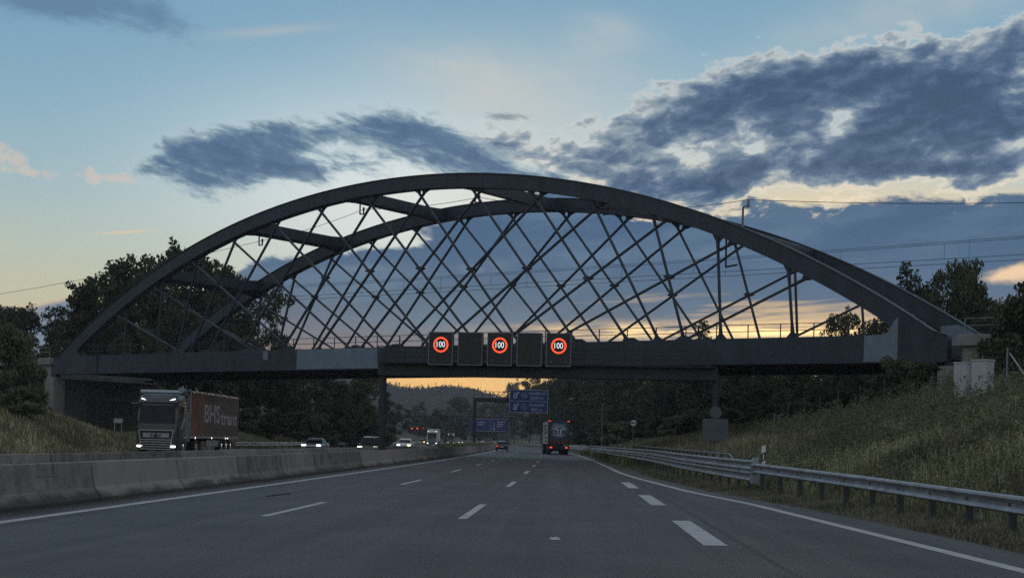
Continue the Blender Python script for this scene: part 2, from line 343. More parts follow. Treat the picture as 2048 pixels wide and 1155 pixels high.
def concrete_mat(name, lo, hi):
    m = bpy.data.materials.new(name); m.use_nodes = True; T = NT(m.node_tree); b = T.n['Principled BSDF']
    g = T.new('ShaderNodeNewGeometry'); sp = T.new('ShaderNodeSeparateXYZ'); T.l.new(g.outputs['Position'], sp.inputs[0])
    x, y, z = (Ex(T, sp.outputs[i]) for i in range(3))
    oi = T.new('ShaderNodeObjectInfo')
    n1 = T.noise(g.outputs['Position'], 1.3, 7, .65); n2 = T.noise(T.xyz(x * 2.4, y * 2.4, z * .35), 1.2, 6, .65)
    n4 = T.noise(g.outputs['Position'], 14, 5, .7)
    val = n1 * .55 + n2 * .4 + n4 * .3 + Ex(T, oi.outputs['Random']) * .30 - .07
    c = T.ramp(val, [(.48, tuple(q * .62 for q in lo)), (.66, tuple((a + b_) / 2 for a, b_ in zip(lo, hi))), (.82, hi)])
    moss = T.step(n4 * .5 + n1 * .6 - z * 1.6 + T.noise(T.xyz(x * .25, y * .25, 0.0), 1.0, 3) * .9, .62, .9)   # splash dirt and moss low on the face
    c = T.mix(moss * .85, c, (.035, .035, .03))
    run = T.step(T.noise(T.xyz(x * 5, y * 5, z * .12), 1.6, 5, .6), .56, .74) * T.step(z, .3, .75)             # rain streaks from the top edge
    c = T.mix(run * .7, c, (.05, .048, .046))
    scuff = T.step(T.noise(T.xyz(x * .5, y * .5, z * 9.0), 1.4, 6, .65), .60, .70) * T.step(T.noise(T.xyz(x * .15, y * .15, 0.0), 1.0, 2), .5, .58)
    c = T.mix(scuff * .6, c, (.03, .03, .032))
    T.l.new(c, b.inputs['Base Color']); b.inputs['Roughness'].default_value = .9
    bm = T.new('ShaderNodeBump'); bm.inputs['Strength'].default_value = .25; bm.inputs['Distance'].default_value = .02; T.put(bm.inputs['Height'], n4); T.l.new(bm.outputs[0], b.inputs['Normal'])
    return m
M['concrete'] = concrete_mat('barrier_concrete', (.135, .125, .12), (.32, .295, .275))
def ground_mat():
    m = bpy.data.materials.new('turf_soil'); m.use_nodes = True; T = NT(m.node_tree); b = T.n['Principled BSDF']
    g = T.new('ShaderNodeNewGeometry'); v = g.outputs['Position']
    n = T.noise(v, .25, 6, .6) * .5 + T.noise(v, 3.5, 5, .7) * .5
    T.l.new(T.ramp(n, [(.35, (.045, .05, .024)), (.5, (.085, .082, .042)), (.65, (.12, .108, .062))]), b.inputs['Base Color'])
    b.inputs['Roughness'].default_value = .95
    bm = T.new('ShaderNodeBump'); bm.inputs['Strength'].default_value = .6; bm.inputs['Distance'].default_value = .08; T.put(bm.inputs['Height'], T.noise(v, 6, 5, .7)); T.l.new(bm.outputs[0], b.inputs['Normal'])
    return m
M['ground'] = ground_mat()

# ------------------------------------------------------------------ mesh builder
class MB:
    def __init__(s): s.v = []; s.f = []; s.m = []; s.uv = None
    def add(s, vs, fs, mi=0):
        b = len(s.v); s.v += [tuple(v) for v in vs]
        for f in fs: s.f.append(tuple(b + i for i in f)); s.m.append(mi)
        return s
    def hexa(s, c8, mi=0):
        return s.add(c8, [(0, 3, 2, 1), (4, 5, 6, 7), (0, 1, 5, 4), (1, 2, 6, 5), (2, 3, 7, 6), (3, 0, 4, 7)], mi)
    def box(s, x0, x1, y0, y1, z0, z1, mi=0):
        return s.hexa([(x0, y0, z0), (x1, y0, z0), (x1, y1, z0), (x0, y1, z0), (x0, y0, z1), (x1, y0, z1), (x1, y1, z1), (x0, y1, z1)], mi)
    def cbox(s, x0, x1, y0, y1, z0, z1, b=.02, mi=0):      # box with chamfered vertical and top edges
        r = lambda q, z: [(x0 + q + b, y0 + q, z), (x1 - q - b, y0 + q, z), (x1 - q, y0 + q + b, z), (x1 - q, y1 - q - b, z), (x1 - q - b, y1 - q, z), (x0 + q + b, y1 - q, z), (x0 + q, y1 - q - b, z), (x0 + q, y0 + q + b, z)]
        return s.loft([r(b * .7, z0), r(0, z0 + b), r(0, z1 - b), r(b * .7, z1)], True, True, mi)
    def loft(s, rings, closed=True, caps=True, mi=0):
        n = len(rings[0]); b = len(s.v)
        for r in rings: s.v += [tuple(p) for p in r]
        for i in range(len(rings) - 1):
            for j in range(n if closed else n - 1):
                k = (j + 1) % n
                s.f.append((b + i * n + j, b + i * n + k, b + (i + 1) * n + k, b + (i + 1) * n + j)); s.m.append(mi)
        if caps and closed:
            s.f.append(tuple(b + j for j in reversed(range(n)))); s.m.append(mi)
            e = b + (len(rings) - 1) * n; s.f.append(tuple(e + j for j in range(n))); s.m.append(mi)
        return s
    def bar(s, p, q, w, h=None, up=(0, 0, 1), mi=0):
        p, q = Vector(p), Vector(q); h = h or w; d = (q - p).normalized(); u = Vector(up)
        if abs(d.dot(u)) > .98: u = Vector((0, 1, 0))
        a = d.cross(u).normalized(); b = a.cross(d).normalized(); a *= w / 2; b *= h / 2
        return s.loft([[p - a - b, p + a - b, p + a + b, p - a + b], [q - a - b, q + a - b, q + a + b, q - a + b]], True, True, mi)
    def tube(s, pts, r, n=8, mi=0, caps=True):
        pts = [Vector(p) for p in pts]; rings = []
        rs = r if isinstance(r, (list, tuple)) else [r] * len(pts)
        for i, p in enumerate(pts):
            d = (pts[min(i + 1, len(pts) - 1)] - pts[max(i - 1, 0)]).normalized()
            u = Vector((0, 0, 1)) if abs(d.z) < .9 else Vector((1, 0, 0))
            a = d.cross(u).normalized(); b = a.cross(d).normalized()
            rings.append([p + (a * math.cos(2 * math.pi * k / n) + b * math.sin(2 * math.pi * k / n)) * rs[i] for k in range(n)])
        return s.loft(rings, True, caps, mi)
    def prism(s, poly, f0, f1, mi=0):             # poly: 2D points, f0/f1 map them to the two faces
        n = len(poly); a = [f0(*p) for p in poly]; c = [f1(*p) for p in poly]
        return s.add(a + c, [tuple(range(n - 1, -1, -1)), tuple(range(n, 2 * n))] + [(i, (i + 1) % n, n + (i + 1) % n, n + i) for i in range(n)], mi)
    def build(s, name, mats, parent=None, smooth=False, loc=None, rz=None):
        me = bpy.data.meshes.new(name); me.from_pydata(s.v, [], s.f); me.update()
        mats = mats if isinstance(mats, (list, tuple)) else [mats]
        for m in mats: me.materials.append(m)
        if len(mats) > 1: me.polygons.foreach_set('material_index', s.m)
        import bmesh
        bm = bmesh.new(); bm.from_mesh(me); bmesh.ops.recalc_face_normals(bm, faces=bm.faces[:]); bm.to_mesh(me); bm.free()
        if smooth:
            me.polygons.foreach_set('use_smooth', [True] * len(me.polygons))
            me.set_sharp_from_angle(angle=R(38))
        o = bpy.data.objects.new(name, me); COL.objects.link(o)
        if parent: o.parent = parent
        if loc is not None: o.location = loc
        if rz is not None: o.rotation_euler = (0, 0, rz)
        return o
def tag(o, label=None, cat=None, group=None, kind=None):
    if label: o['label'] = label
    if cat: o['category'] = cat
    if group: o['group'] = group
    if kind: o['kind'] = kind
    return o
def thing(name, loc, label, cat, rz=0.0, group=None):
    o = bpy.data.objects.new(name, None); COL.objects.link(o); o.location = loc; o.rotation_euler = (0, 0, rz)
    o.empty_display_size = .5
    return tag(o, label, cat, group)
def copy_tree(o, parent=None):
    c = o.copy(); COL.objects.link(c)
    if parent: c.parent = parent
    for ch in list(o.children): copy_tree(ch, c)
    return c
def textmesh(txt, size, depth=.01, sx=1.0, align='CENTER', bold=0.0):
    cu = bpy.data.curves.new('lettering', 'FONT'); cu.body = txt; cu.size = size; cu.extrude = depth; cu.align_x = align; cu.align_y = 'CENTER'
    cu.offset = bold; cu.resolution_u = 3
    ob = bpy.data.objects.new('lettering', cu); COL.objects.link(ob)
    bpy.context.view_layer.update()
    me = bpy.data.meshes.new_from_object(ob.evaluated_get(bpy.context.evaluated_depsgraph_get()))
    bpy.data.objects.remove(ob); bpy.data.curves.remove(cu)
    if sx != 1.0:
        for v in me.vertices: v.co.x *= sx
    return me
def lettering(name, txt, size, m, parent, loc, rot, sx=1.0, depth=.008, bold=0.0, fit=None):
    me = textmesh(txt, size, depth, sx, bold=bold)
    if fit:
        xs = [v.co.x for v in me.vertices]; k = fit / (max(xs) - min(xs)); mid = (max(xs) + min(xs)) / 2
        for v in me.vertices: v.co.x = (v.co.x - mid) * k
    me.materials.append(m); o = bpy.data.objects.new(name, me); COL.objects.link(o)
    o.parent = parent; o.location = loc; o.rotation_euler = rot
    return o
FACE = (R(90), 0, 0)                   # text plane standing up, read from the -y side

# ------------------------------------------------------------------ road geometry
def X2(Y): return -1.9 + .047 * Y - 8.8e-5 * Y * Y
def hd(Y): return math.atan(.047 - 17.6e-5 * Y)      # heading slope
def at(o, Y, z=0.0): return Vector((X2(Y) + o, Y, z))
def interp(tab, x): return float(np.interp(x, [a for a, b in tab], [b for a, b in tab]))
RAIL = [(-20, 11.0), (0, 10.3), (22, 9.25), (32, 8.5), (42, 7.4), (60, 6.6), (92, 6.2), (140, 5.8), (1200, 5.6)]
EDGE = [(-20, 8.6), (5, 7.8), (16, 7.15), (33.6, 6.2), (41.7, 5.4), (57.5, 4.6), (67, 4.35), (122, 4.25), (1200, 4.4)]
def rail_o(Y): return interp(RAIL, Y)
def edge_o(Y): return interp(EDGE, Y)
# bridge frame
BO = Vector((-6.5088, 112.171, 0)) + Vector((.80974, -.58679, 0)) * -3.85
BD, BN = Vector((.80974, -.58679, 0)), Vector((.58679, .80974, 0))
def bt(X, Y):
    v = Vector((X, Y, 0)) - BO
    return v.dot(BD), v.dot(BN)
def sm(x, a, b):
    t = min(1, max(0, (x - a) / (b - a))); return t * t * (3 - 2 * t)
def bump2(x, y):
    return .5 * math.sin(x * .23 + 1.3 * math.sin(y * .11)) + .35 * math.sin(y * .31 + x * .17) + .15 * math.sin(x * .9 + y * .7)
def ground_z(X, Y):
    if Y > 1100: return -.6 - sm(Y, 1100, 1500) * 3
    o = X - X2(Y); z = -.05
    ro = rail_o(Y) - 1.2
    if o > ro:
        d = o - ro; z = .0 + .06 * min(d, 2) + .285 * max(0, d - 2)
        cap = 6.2 - 3.4 * sm(Y, 84, 104) - 1.5 * sm(Y, 150, 400)
        z = min(z, cap + .02 * d) + (.12 * bump2(X, Y) * sm(d, 1.5, 6))
    elif o < -27.0:
        d = -27.0 - o; k = sm(Y, 140, 165); q = sm(Y, 90, 112); z = -.05 + .1 * min(d, 1) + (.50 - .33 * q + .23 * k) * max(0, d - 1)
        z = min(z, 3.3 + .03 * d - 2.3 * q + 2.6 * k) + .10 * bump2(X, Y) * sm(d, 1.5, 6)
    elif -11.2 < o < -8.0: z = .06
    t, n = bt(X, Y)
    if abs(t) > 46:
        dd = max(0, -n - .2, n - 13.5); e = (abs(t) - 46)
        z = max(z, min(7.6, 7.6 - dd * .55) if e > 1 else z)
    return z
def axis(pairs):
    r = []
    for a, b, st in pairs: r += list(np.arange(a, b, st))
    return r
ys = axis([(-40, 0, 5), (0, 170, 1.6), (170, 400, 8), (400, 1200, 40), (1200, 2801, 200)])
os_ = axis([(-1500, -300, 200), (-300, -80, 20), (-80, -26, 1.6), (-26, 4, 3), (4, 45, 1.3), (45, 80, 3), (80, 300, 20), (300, 1501, 200)])
g = MB(); nO = len(os_)
for Y in ys:
    for o in os_:
        X = o + X2(min(Y, 1100)); g.v.append((X, Y, ground_z(X, Y)))
for i in range(len(ys) - 1):
    for j in range(nO - 1):
        a = i * nO + j; g.f.append((a, a + 1, a + nO + 1, a + nO)); g.m.append(0)
tag(g.build('ground', M['ground'], smooth=True), kind='structure')
def strip(name, Ys, oL, oR, z, m, kind='structure'):
    me = bpy.data.meshes.new(name); vs = []; fs = []; uvs = []
    for i, Y in enumerate(Ys):
        for o in (oL(Y), oR(Y)): vs.append(tuple(at(o, Y, z))); uvs.append((o, Y))
        if i: b = 2 * i; fs.append((b - 2, b - 1, b + 1, b))
    me.from_pydata(vs, [], fs); ul = me.uv_layers.new()
    for l in me.loops: ul.data[l.index].uv = uvs[l.vertex_index]
    me.materials.append(m); o = bpy.data.objects.new(name, me); COL.objects.link(o); tag(o, kind=kind); return o
YS = list(np.arange(-20, 80, 1.5)) + list(np.arange(80, 300, 5)) + list(np.arange(300, 1100, 10))
strip('motorway_road', YS, lambda Y: -8.1, lambda Y: rail_o(Y) - 1.35, 0.0, M['asphalt'])
strip('opposite_carriageway_road', YS, lambda Y: -27.0 - 3.0 * sm(Y, 250, 420), lambda Y: -11.1, 0.0, M['asphalt'])
mk = MB()
def mark(Ya, Yb, oc, wd, step=2.0):
    n = max(1, int((Yb - Ya) / step)); Yl = [Ya + (Yb - Ya) * i / n for i in range(n + 1)]
    for a, b in zip(Yl, Yl[1:]):
        oa = oc(a) if callable(oc) else oc; ob = oc(b) if callable(oc) else oc
        mk.add([at(oa - wd / 2, a, .005), at(oa + wd / 2, a, .005), at(ob + wd / 2, b, .005), at(ob - wd / 2, b, .005)], [(0, 1, 2, 3)])
mark(-10, 900, -6.45, .24, 3); mark(-10, 900, edge_o, .24, 2)
for k in range(-1, 46):
    Y = 24.2 + 18 * k
    mark(Y, Y + 5.8, -.02, .16)
for k in range(-1, 46):
    Y = 23.6 + 18.2 * k
    mark(Y, Y + 5.6, lambda Y: interp([(23, -3.32), (45, -3.17), (100, -3.2)], Y), .15)
for Ya, Yb in ((6.7, 12.9), (19.2, 25.4), (31.7, 37.9), (43.8, 50.3)): mark(Ya, Yb, lambda Y: 3.86, .34)
for k in range(2, 46): mark(15 + 18 * k, 21 + 18 * k, -16.6, .15); mark(10 + 18 * k, 16 + 18 * k, -20.3, .15)
mark(20, 900, -12.2, .24, 4); mark(20, 900, -24.2, .24, 4)
o = mk.build('road_markings', M['paint']); tag(o, kind='structure')

for px, py, kind, lab in ((1108, 1077, 's', 'crumpled white scrap lying on the road in the middle lane'), (552, 989, 'r', 'thin dark strip of tyre rubber lying in the left lane')):
    u_, v_ = uv(px, py); Yp = F * CH / v_; mbx = MB()
    if kind == 's':
        rr = random.Random(px); k = .75 if px > 1000 else .5
        ring = [(k * .14 * math.cos(a) * rr.uniform(.5, 1.2), k * .42 * math.sin(a) * rr.uniform(.5, 1.2)) for a in np.linspace(0, 6.28, 10)[:-1]]
        mbx.loft([[(x, y, .004) for x, y in ring], [(x * .8, y * .8, .006 + .02 * rr.random()) for x, y in ring]]); oo = mbx.build('litter_scrap', M['paint'], None, loc=(u_ * Yp / F, Yp, .001))
    else:
        mbx.bar((-.05, -.9, .010), (.16, .9, .010), .045, .015); oo = mbx.build('rubber_strip', M['black'], None, loc=(u_ * Yp / F, Yp, .001))
    tag(oo, lab, 'litter')
# ------------------------------------------------------------------ median barriers
prof = [(-.30, 0), (.30, 0), (.30, .07), (.16, .28), (.085, .755), (.07, .77), (-.07, .77), (-.085, .755), (-.16, .28), (-.30, .07)]
seg = MB(); L = 5.90
seg.loft([[(x * k, y, z) for x, z in prof] for y, k in ((0, .97), (.03, 1), (L - .03, 1), (L, .97))])
proto = None
def barrier(o, Ya, Yb, label, start):
    global proto
    root = thing('concrete_barrier', at(o, Ya), label, 'barrier')
    Y = start
    while Y < Yb:
        p = at(o, Y) - root.location; h = -math.atan2(X2(Y + 6) - X2(Y), 6)
        if proto is None: proto = seg.build('barrier_segment', M['concrete']); s = proto
        else: s = proto.copy(); COL.objects.link(s)
        s.parent = root; s.location = p; s.rotation_euler = (0, 0, h + rnd.uniform(-.0012, .0012)); s.location.z += rnd.uniform(-.012, .012)
        Y += 6.0 if Y < 330 else 6.0
    return root
barrier(-7.68, 9.6, 420, 'weathered concrete median barrier along the left edge line of the near carriageway', 9.6)
barrier(-11.6, 12.0, 420, 'pale concrete barrier in the median, standing behind the stained one', 12.0)

# ------------------------------------------------------------------ guardrails on the right
def sweep_rail(path, profile, name, m, parent):
    rings = []
    for i, p in enumerate(path):
        a, b = path[max(i - 1, 0)], path[min(i + 1, len(path) - 1)]; d = (b - a); d.z = 0; d.normalize(); nrm = Vector((-d.y, d.x, 0))
        rings.append([p + nrm * x + Vector((0, 0, z)) for x, z in profile])
    mb = MB(); mb.loft(rings, True, True); return mb.build(name, m, parent, smooth=True)
wprof = [(.0, 0), (.07, .0), (.105, -.02), (.115, -.055), (.10, -.085), (.035, -.135), (.03, -.185), (.085, -.235), (.095, -.265), (.08, -.29), (.03, -.31), (0, -.31), (.0, -.29), (.06, -.265), (.055, -.245), (.0, -.19), (.0, -.13), (.07, -.075), (.08, -.05), (.06, -.025), (0, -.02)]
def RZ(Y): return max(.58, .62 + .0115 * (Y - 18))
gr = thing('guardrail', at(rail_o(4), 4, 0), 'low galvanised guardrail on bare posts, running right up to the camera', 'guardrail')
org = gr.location.copy()
Ys1 = list(np.arange(4, 42.2, 1.0))
sweep_rail([at(rail_o(Y), Y, RZ(Y)) - org for Y in Ys1], wprof, 'rail', M['galv'], gr)
pb = MB(); pb.box(-.06, .06, -.05, .05, -.9, 0); pmesh = None
for Y in np.arange(5.2, 42, 2.0):
    p = at(rail_o(Y) + .02, Y) - org
    if pmesh is None: o = pb.build('post', M['post'], gr); pmesh = o
    else: o = pmesh.copy(); COL.objects.link(o); o.parent = gr
    o.location = (p.x, p.y, RZ(Y) - .08); o.rotation_euler = (0, 0, -hd(Y) + .08)
for Y in np.arange(8.0, 42, 4.0):
    for k in (0, 1):
        bl = MB(); q = at(rail_o(Y) - .055, Y + k * .14, RZ(Y) - .035) - org
        bl.tube([q, q + Vector((0, 0, .035))], .018, 6); bl.build('bolt', M['dark_steel'], gr)
for Y in np.arange(10.0, 42, 4.0):
    q = at(rail_o(Y), Y, RZ(Y)) - org; q2 = at(rail_o(Y + .32), Y + .32, RZ(Y)) - org; d = (q2 - q).normalized(); nn = Vector((-d.y, d.x, 0)); lp_ = MB()
    lp_.loft([[p + nn * (x + .006) + Vector((0, 0, z + .003)) for x, z in wprof[:11]] + [p + nn * (x - .004) + Vector((0, 0, z - .003)) for x, z in reversed(wprof[:11])] for p in (q, q2)]); lp_.build('lap_joint', M['galv'], gr, smooth=True)
gr2 = thing('guardrail', at(rail_o(42), 42, 0), 'taller double rail guardrail curving away behind the tea lorry', 'guardrail')
org = gr2.location.copy()
Ys2 = list(np.arange(42.2, 120, 2.0)) + list(np.arange(120, 520, 8.0))
def rz2(Y): return .98 + .14 * sm(Y, 42, 80)
w2 = wprof
sweep_rail([at(rail_o(Y), Y, rz2(Y)) - org for Y in Ys2], wprof, 'rail', M['galv'], gr2)
sweep_rail([at(rail_o(Y), Y, rz2(Y) - .34) - org for Y in Ys2], wprof, 'rail', M['galv'], gr2)
ep = MB(); p0 = at(rail_o(42), 42, 0) - org
pr = [(-.10, .28), (-.10, .96), (-.02, 1.06), (.09, 1.06), (.09, .28)]
ep.prism(pr, lambda x, z: (p0.x + x, p0.y - .05, z), lambda x, z: (p0.x + x, p0.y + .32, z)); ep.build('end_shoe', M['galv'], gr2)
pm2 = None
for Y in list(np.arange(43.5, 150, 2.0)):
    p = at(rail_o(Y) + .1, Y) - org
    if pm2 is None:
        q = MB(); q.box(-.035, .035, -.07, .07, -.9, 1.0); o = q.build('post', M['post'], gr2); pm2 = o
    else: o = pm2.copy(); COL.objects.link(o); o.parent = gr2
    o.location = (p.x, p.y, .05)
gr3 = thing('guardrail', P(1490, 908, 52) * 1.0, 'thin guardrail with a sloped end, standing in the grass behind the double rail', 'guardrail')
gr3.location.z = 0; org = gr3.location.copy()
pth = []
for Y in np.arange(52, 110, 2.0):
    pth.append(at(rail_o(Y) + 1.15, Y, 1.08 + .004 * (Y - 52)))
pth[0].z = .45; pth[0].y -= 1.0
mb = MB(); mb.tube([p - org for p in pth], .045, 6); mb.build('rail', M['galv_dull'], gr3)
for p in pth[1:]:
    q = MB(); q.box(-.05, .05, -.05, .05, -.6, p.z); o = q.build('post', M['post'], gr3); o.location = (p.x - org.x, p.y - org.y, 0)
# guardrail on the far side of the opposite carriageway
gr4 = thing('guardrail', at(-26.2, 120, 0), 'pale guardrail along the far edge of the oncoming lanes', 'guardrail')
org = gr4.location.copy()
sweep_rail([at(-26.2 - 3 * sm(Y, 250, 420), Y, .75) - org for Y in np.arange(120, 460, 6.0)], [(-x, z) for x, z in wprof], 'rail', M['galv'], gr4)
for Y in np.arange(122, 300, 4.0):
    p = at(-26.3 - 3 * sm(Y, 250, 420), Y) - org; q = MB(); q.box(-.04, .04, -.07, .07, -.4, .7); o = q.build('post', M['post'], gr4); o.location = p

# ------------------------------------------------------------------ the arch bridge
br = thing('arch_bridge', BO, 'dark steel tied arch railway bridge with a lattice of crossed hangers over the motorway', 'bridge', math.atan2(BD.y, BD.x))
def ztop(t): return 22.70 - .00615 * t * t - 3.96e-7 * t ** 4
def dzt(t): return -.0123 * t - 15.84e-7 * t ** 3
def adepth(t): return (1.08 + .12 * (abs(t) / 45) ** 2) * math.sqrt(1 + dzt(t) ** 2)
def camb(t): return .10 * (1 - (t / 45.5) ** 2)
ZB, ZT = 7.05, 8.80
OFFS = (0.0, 12.7)
TE = 45.4
for off in OFFS:
    # arch rib with flange edges
    ts = [-TE + 2 * TE * i / 96 for i in range(97)]
    rings = []
    for t in ts:
        z1 = ztop(t); z0 = max(z1 - adepth(t), ZB + .2); z1 = max(z1, ZT - .1)
        rings.append([(t, off, z0), (t, off + .85, z0), (t, off + .85, z1), (t, off, z1)])
    MB().loft(rings).build('arch_rib', M['steel'], br, smooth=True)
    rings = []
    for t in ts:
        z1 = max(ztop(t), ZT - .1); rings.append([(t, off - .09, z1 - .02), (t, off + .94, z1 - .02), (t, off + .94, z1 + .045), (t, off - .09, z1 + .045)])
    MB().loft(rings).build('top_flange', M['steel'], br, smooth=True)
    # tie girder
    rings = []
    for i in range(41):
        t = -TE + .3 + 2 * (TE - .3) * i / 40; c = camb(t)
        rings.append([(t, off + .06, ZB + c), (t, off + .79, ZB + c), (t, off + .79, ZT + c), (t, off + .06, ZT + c)])
    MB().loft(rings).build('tie_girder', M['steel'], br)
    rings = []
    for i in range(41):
        t = -TE + .3 + 2 * (TE - .3) * i / 40; c = camb(t)
        rings.append([(t, off - .06, ZB + c - .05), (t, off + .9, ZB + c - .05), (t, off + .9, ZB + c + .0), (t, off - .06, ZB + c)])
    MB().loft(rings).build('bottom_flange', M['steel'], br)
    # knuckle plates where arch meets girder
    for sg in (-1, 1):
        pts = [(TE, ZB + .02), (38.5, ZB + .02), (38.5, ZT + .01), (41.0, ZT + .05), (41.45, ZT + .16), (41.65, ZT + .38), (41.6, ZT + .62), (41.3, ZT + .85), (40.8, ZT + 1.1)]
        for t in (41.0, 42.0, 43.0, 44.0, 44.7, TE): pts.append((t, max(ztop(t) - .5, ZT - .15)))
        poly = [(sg * a, b) for a, b in pts]
        mb = MB(); mb.prism(poly, lambda a, b: (a, off - .012, b), lambda a, b: (a, off + .86, b)); mb.build('knuckle_plate', M['steel'], br)
# overpainted pale panels on the near and far steelwork
def patch(poly, off, name='overpainted_panel'):
    mb = MB(); mb.prism(poly, lambda a, b: (a, off - .02, b), lambda a, b: (a, off - .0135, b)); o = mb.build(name, M['steelpatch'], br); o['label'] = 'pale blue grey overpainted patch'; return o
patch([(39.95, ZB + .05), (42.2, ZB + .05), (42.2, 9.95), (41.95, 9.72), (41.74, 9.35), (41.68, 9.22), (41.5, 8.98), (41.0, ZT + .04), (39.95, ZT + .02)], -.012)
patch([(-11.35, ZB + .12), (-1.9, ZB + .12), (-1.9, ZT + .07), (-11.35, ZT + .07)], .06)
patch([(-15.5, ZT - .75), (-14.9, ZT - .75), (-14.9, ZT + .05), (-15.5, ZT + .05)], .06)
patch([(-41.9, ZT + .05), (-40.3, ZT + .05), (-40.0, ZT + .5), (-41.4, ZT + .5)], 12.69)
patch([(40.6, ZT + .2), (44.2, ZT + .2), (43.6, ZT + 1.0), (41.9, ZT + 1.7), (40.6, ZT + 1.65)], 12.69)
# hangers
NB = [(-36.2, -26.3), (-30.93, -16.8), (-25.60, -12.3), (-20.32, -5.4), (-15.15, -.9), (-9.66, 3.3), (-4.21, 8.1), (1.42, 12.25), (7.01, 17.4), (12.72, 21.9), (18.31, 24.46), (23.62, 26.5), (28.94, 29.4), (34.34, 34.8)]
MF = [(-34.69, -35.2), (-29.72, -30.2), (-24.85, -27.45), (-19.76, -25.63), (-14.21, -23.2), (-8.75, -18.9), (-2.88, -13.7), (2.44, -9.4), (8.17, -4.43), (14.07, -.2), (19.47, 4.0), (24.97, 10.2), (30.27, 14.6), (35.89, 26.3)]
def hline(h):
    (ta, td) = h; za = ztop(ta) - adepth(ta) + .12; return (ta, za), (td, ZT + camb(td) - .05)
def crossing(h1, h2):
    (a, b), (c, d) = hline(h1), hline(h2)
    den = (a[0] - b[0]) * (c[1] - d[1]) - (a[1] - b[1]) * (c[0] - d[0])
    if abs(den) < 1e-6: return None
    k1 = a[0] * b[1] - a[1] * b[0]; k2 = c[0] * d[1] - c[1] * d[0]
    x = (k1 * (c[0] - d[0]) - (a[0] - b[0]) * k2) / den; z = (k1 * (c[1] - d[1]) - (a[1] - b[1]) * k2) / den
    if not (ZT + 1 < z < a[1] - .8 and z < c[1] - .8): return None
    return x, z
for off in OFFS:
    y0 = off + .42
    for lst, dy_ in ((NB, -.11), (MF, .11)):
        for h in lst:
            (ta, za), (td, zd) = hline(h)
            mb = MB(); mb.bar((ta, y0 + dy_, za), (td, y0 + dy_, zd), .14, .195, up=(0, 1, 0)); mb.build('hanger', M['steel'], br)
            # flared end plates on rib and girder
            dxx, dzz = td - ta, zd - za; ln = math.hypot(dxx, dzz); ux, uz = dxx / ln, dzz / ln
            for (px_, pz_, sgn, sl) in ((ta, za, 1, dzt(ta)), (td, zd, -1, 0.0)):
                wv = Vector((1, sl)).normalized(); L_ = 1.3 if sgn > 0 else .95; W_ = .52
                tip = Vector((px_ + ux * L_ * sgn, pz_ + uz * L_ * sgn)); bs = Vector((px_, pz_)); pn = Vector((-uz, ux)) * .105
                poly = [bs - wv * W_, bs + wv * W_]
                e1, e2 = (tip + pn, tip - pn) if (pn.dot(wv) > 0) else (tip - pn, tip + pn)
                m1 = bs + wv * .15 + (tip - bs) * .42; m2 = bs - wv * .15 + (tip - bs) * .42
                poly = [bs - wv * W_, bs + wv * W_, m1, e1, e2, m2]
                mb = MB(); mb.prism([tuple(p) for p in poly], lambda a, b: (a, y0 + dy_ - .035, b), lambda a, b: (a, y0 + dy_ + .035, b)); mb.build('gusset_plate', M['steel'], br)
    # clamps where hangers cross, one per hanger near mid height
    done = set()
    for i, h1 in enumerate(NB):
        cs = [(abs((z - ZT) / (ztop(x) - ZT) - .52), x, z, j) for j, h2 in enumerate(MF) for q in [crossing(h1, h2)] if q for x, z in [q] if j not in done]
        if not cs: continue
        _, x, z, j = min(cs)
        if _ > .16: continue
        done.add(j); mb = MB()
        mb.prism([(x - .42, z + .02), (x - .2, z + .16), (x + .2, z + .16), (x + .42, z + .02), (x + .16, z - .10), (x - .16, z - .10)], lambda a, b: (a, y0 - .2, b), lambda a, b: (a, y0 + .2, b)); mb.build('hanger_clamp', M['steel'], br)
    # deck-side gusset humps where two hangers meet
    for tt in (-23.3, -18.0, -13.0, -4.9, -.5, 3.6, 12.3, 17.5, 22.0, 26.4):
        mb = MB(); c = camb(tt)
        mb.prism([(tt - .8, ZT + c - .02), (tt - .3, ZT + c + .26), (tt + .3, ZT + c + .26), (tt + .8, ZT + c - .02)], lambda a, b: (a, y0 - .03, b), lambda a, b: (a, y0 + .03, b)); mb.build('gusset_plate', M['steel'], br)
# wind bracing between the ribs
for t in (-30.0, -18.4, -6.2, 6.2, 18.4, 30.0):
    mb = MB(); z = ztop(t) - .56; s = dzt(t); k = 1 / math.hypot(1, s)
    a, b = .42, .46
    pl = [(-a, -b), (a, -b), (a, b), (-a, b)]
    rg = []
    for y, ww in ((.84, 1.9), (1.9, 1.0), (10.9, 1.0), (12.72, 1.9)):
        rg.append([(t + (p * ww * k - q * 0 * s), y, z + p * ww * k * s + q) for p, q in pl])
    mb.loft(rg); mb.build('wind_brace', M['steel'], br)
# deck
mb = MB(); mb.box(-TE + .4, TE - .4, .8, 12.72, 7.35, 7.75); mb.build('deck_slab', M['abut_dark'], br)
for i in range(24):
    t = -43 + i * 86 / 23; mb = MB(); mb.box(t - .17, t + .17, .81, 12.71, 7.12 + camb(t) * .5, 7.349); mb.build('cross_beam', M['steel'], br)
# railing just inside the girder
for off in (.40, 13.1):
    mb = MB()
    for i in range(37):
        t = -43.6 + i * 2.42; c = camb(t)
        if abs(t) > 43.5: continue
        mb.bar((t, off, ZT + c), (t, off, 9.74 + c), .06)
    for z in (9.74, 9.28):
        for i in range(36):
            ta, tb = -43.5 + i * 87 / 36, -43.5 + (i + 1) * 87 / 36
            if off == .40:
                # rail stays below the arch ends
                pass
            mb.bar((ta, off, z + camb(ta)), (tb, off, z + camb(tb)), .045)
    mb.build('railing', M['dark_steel'], br)
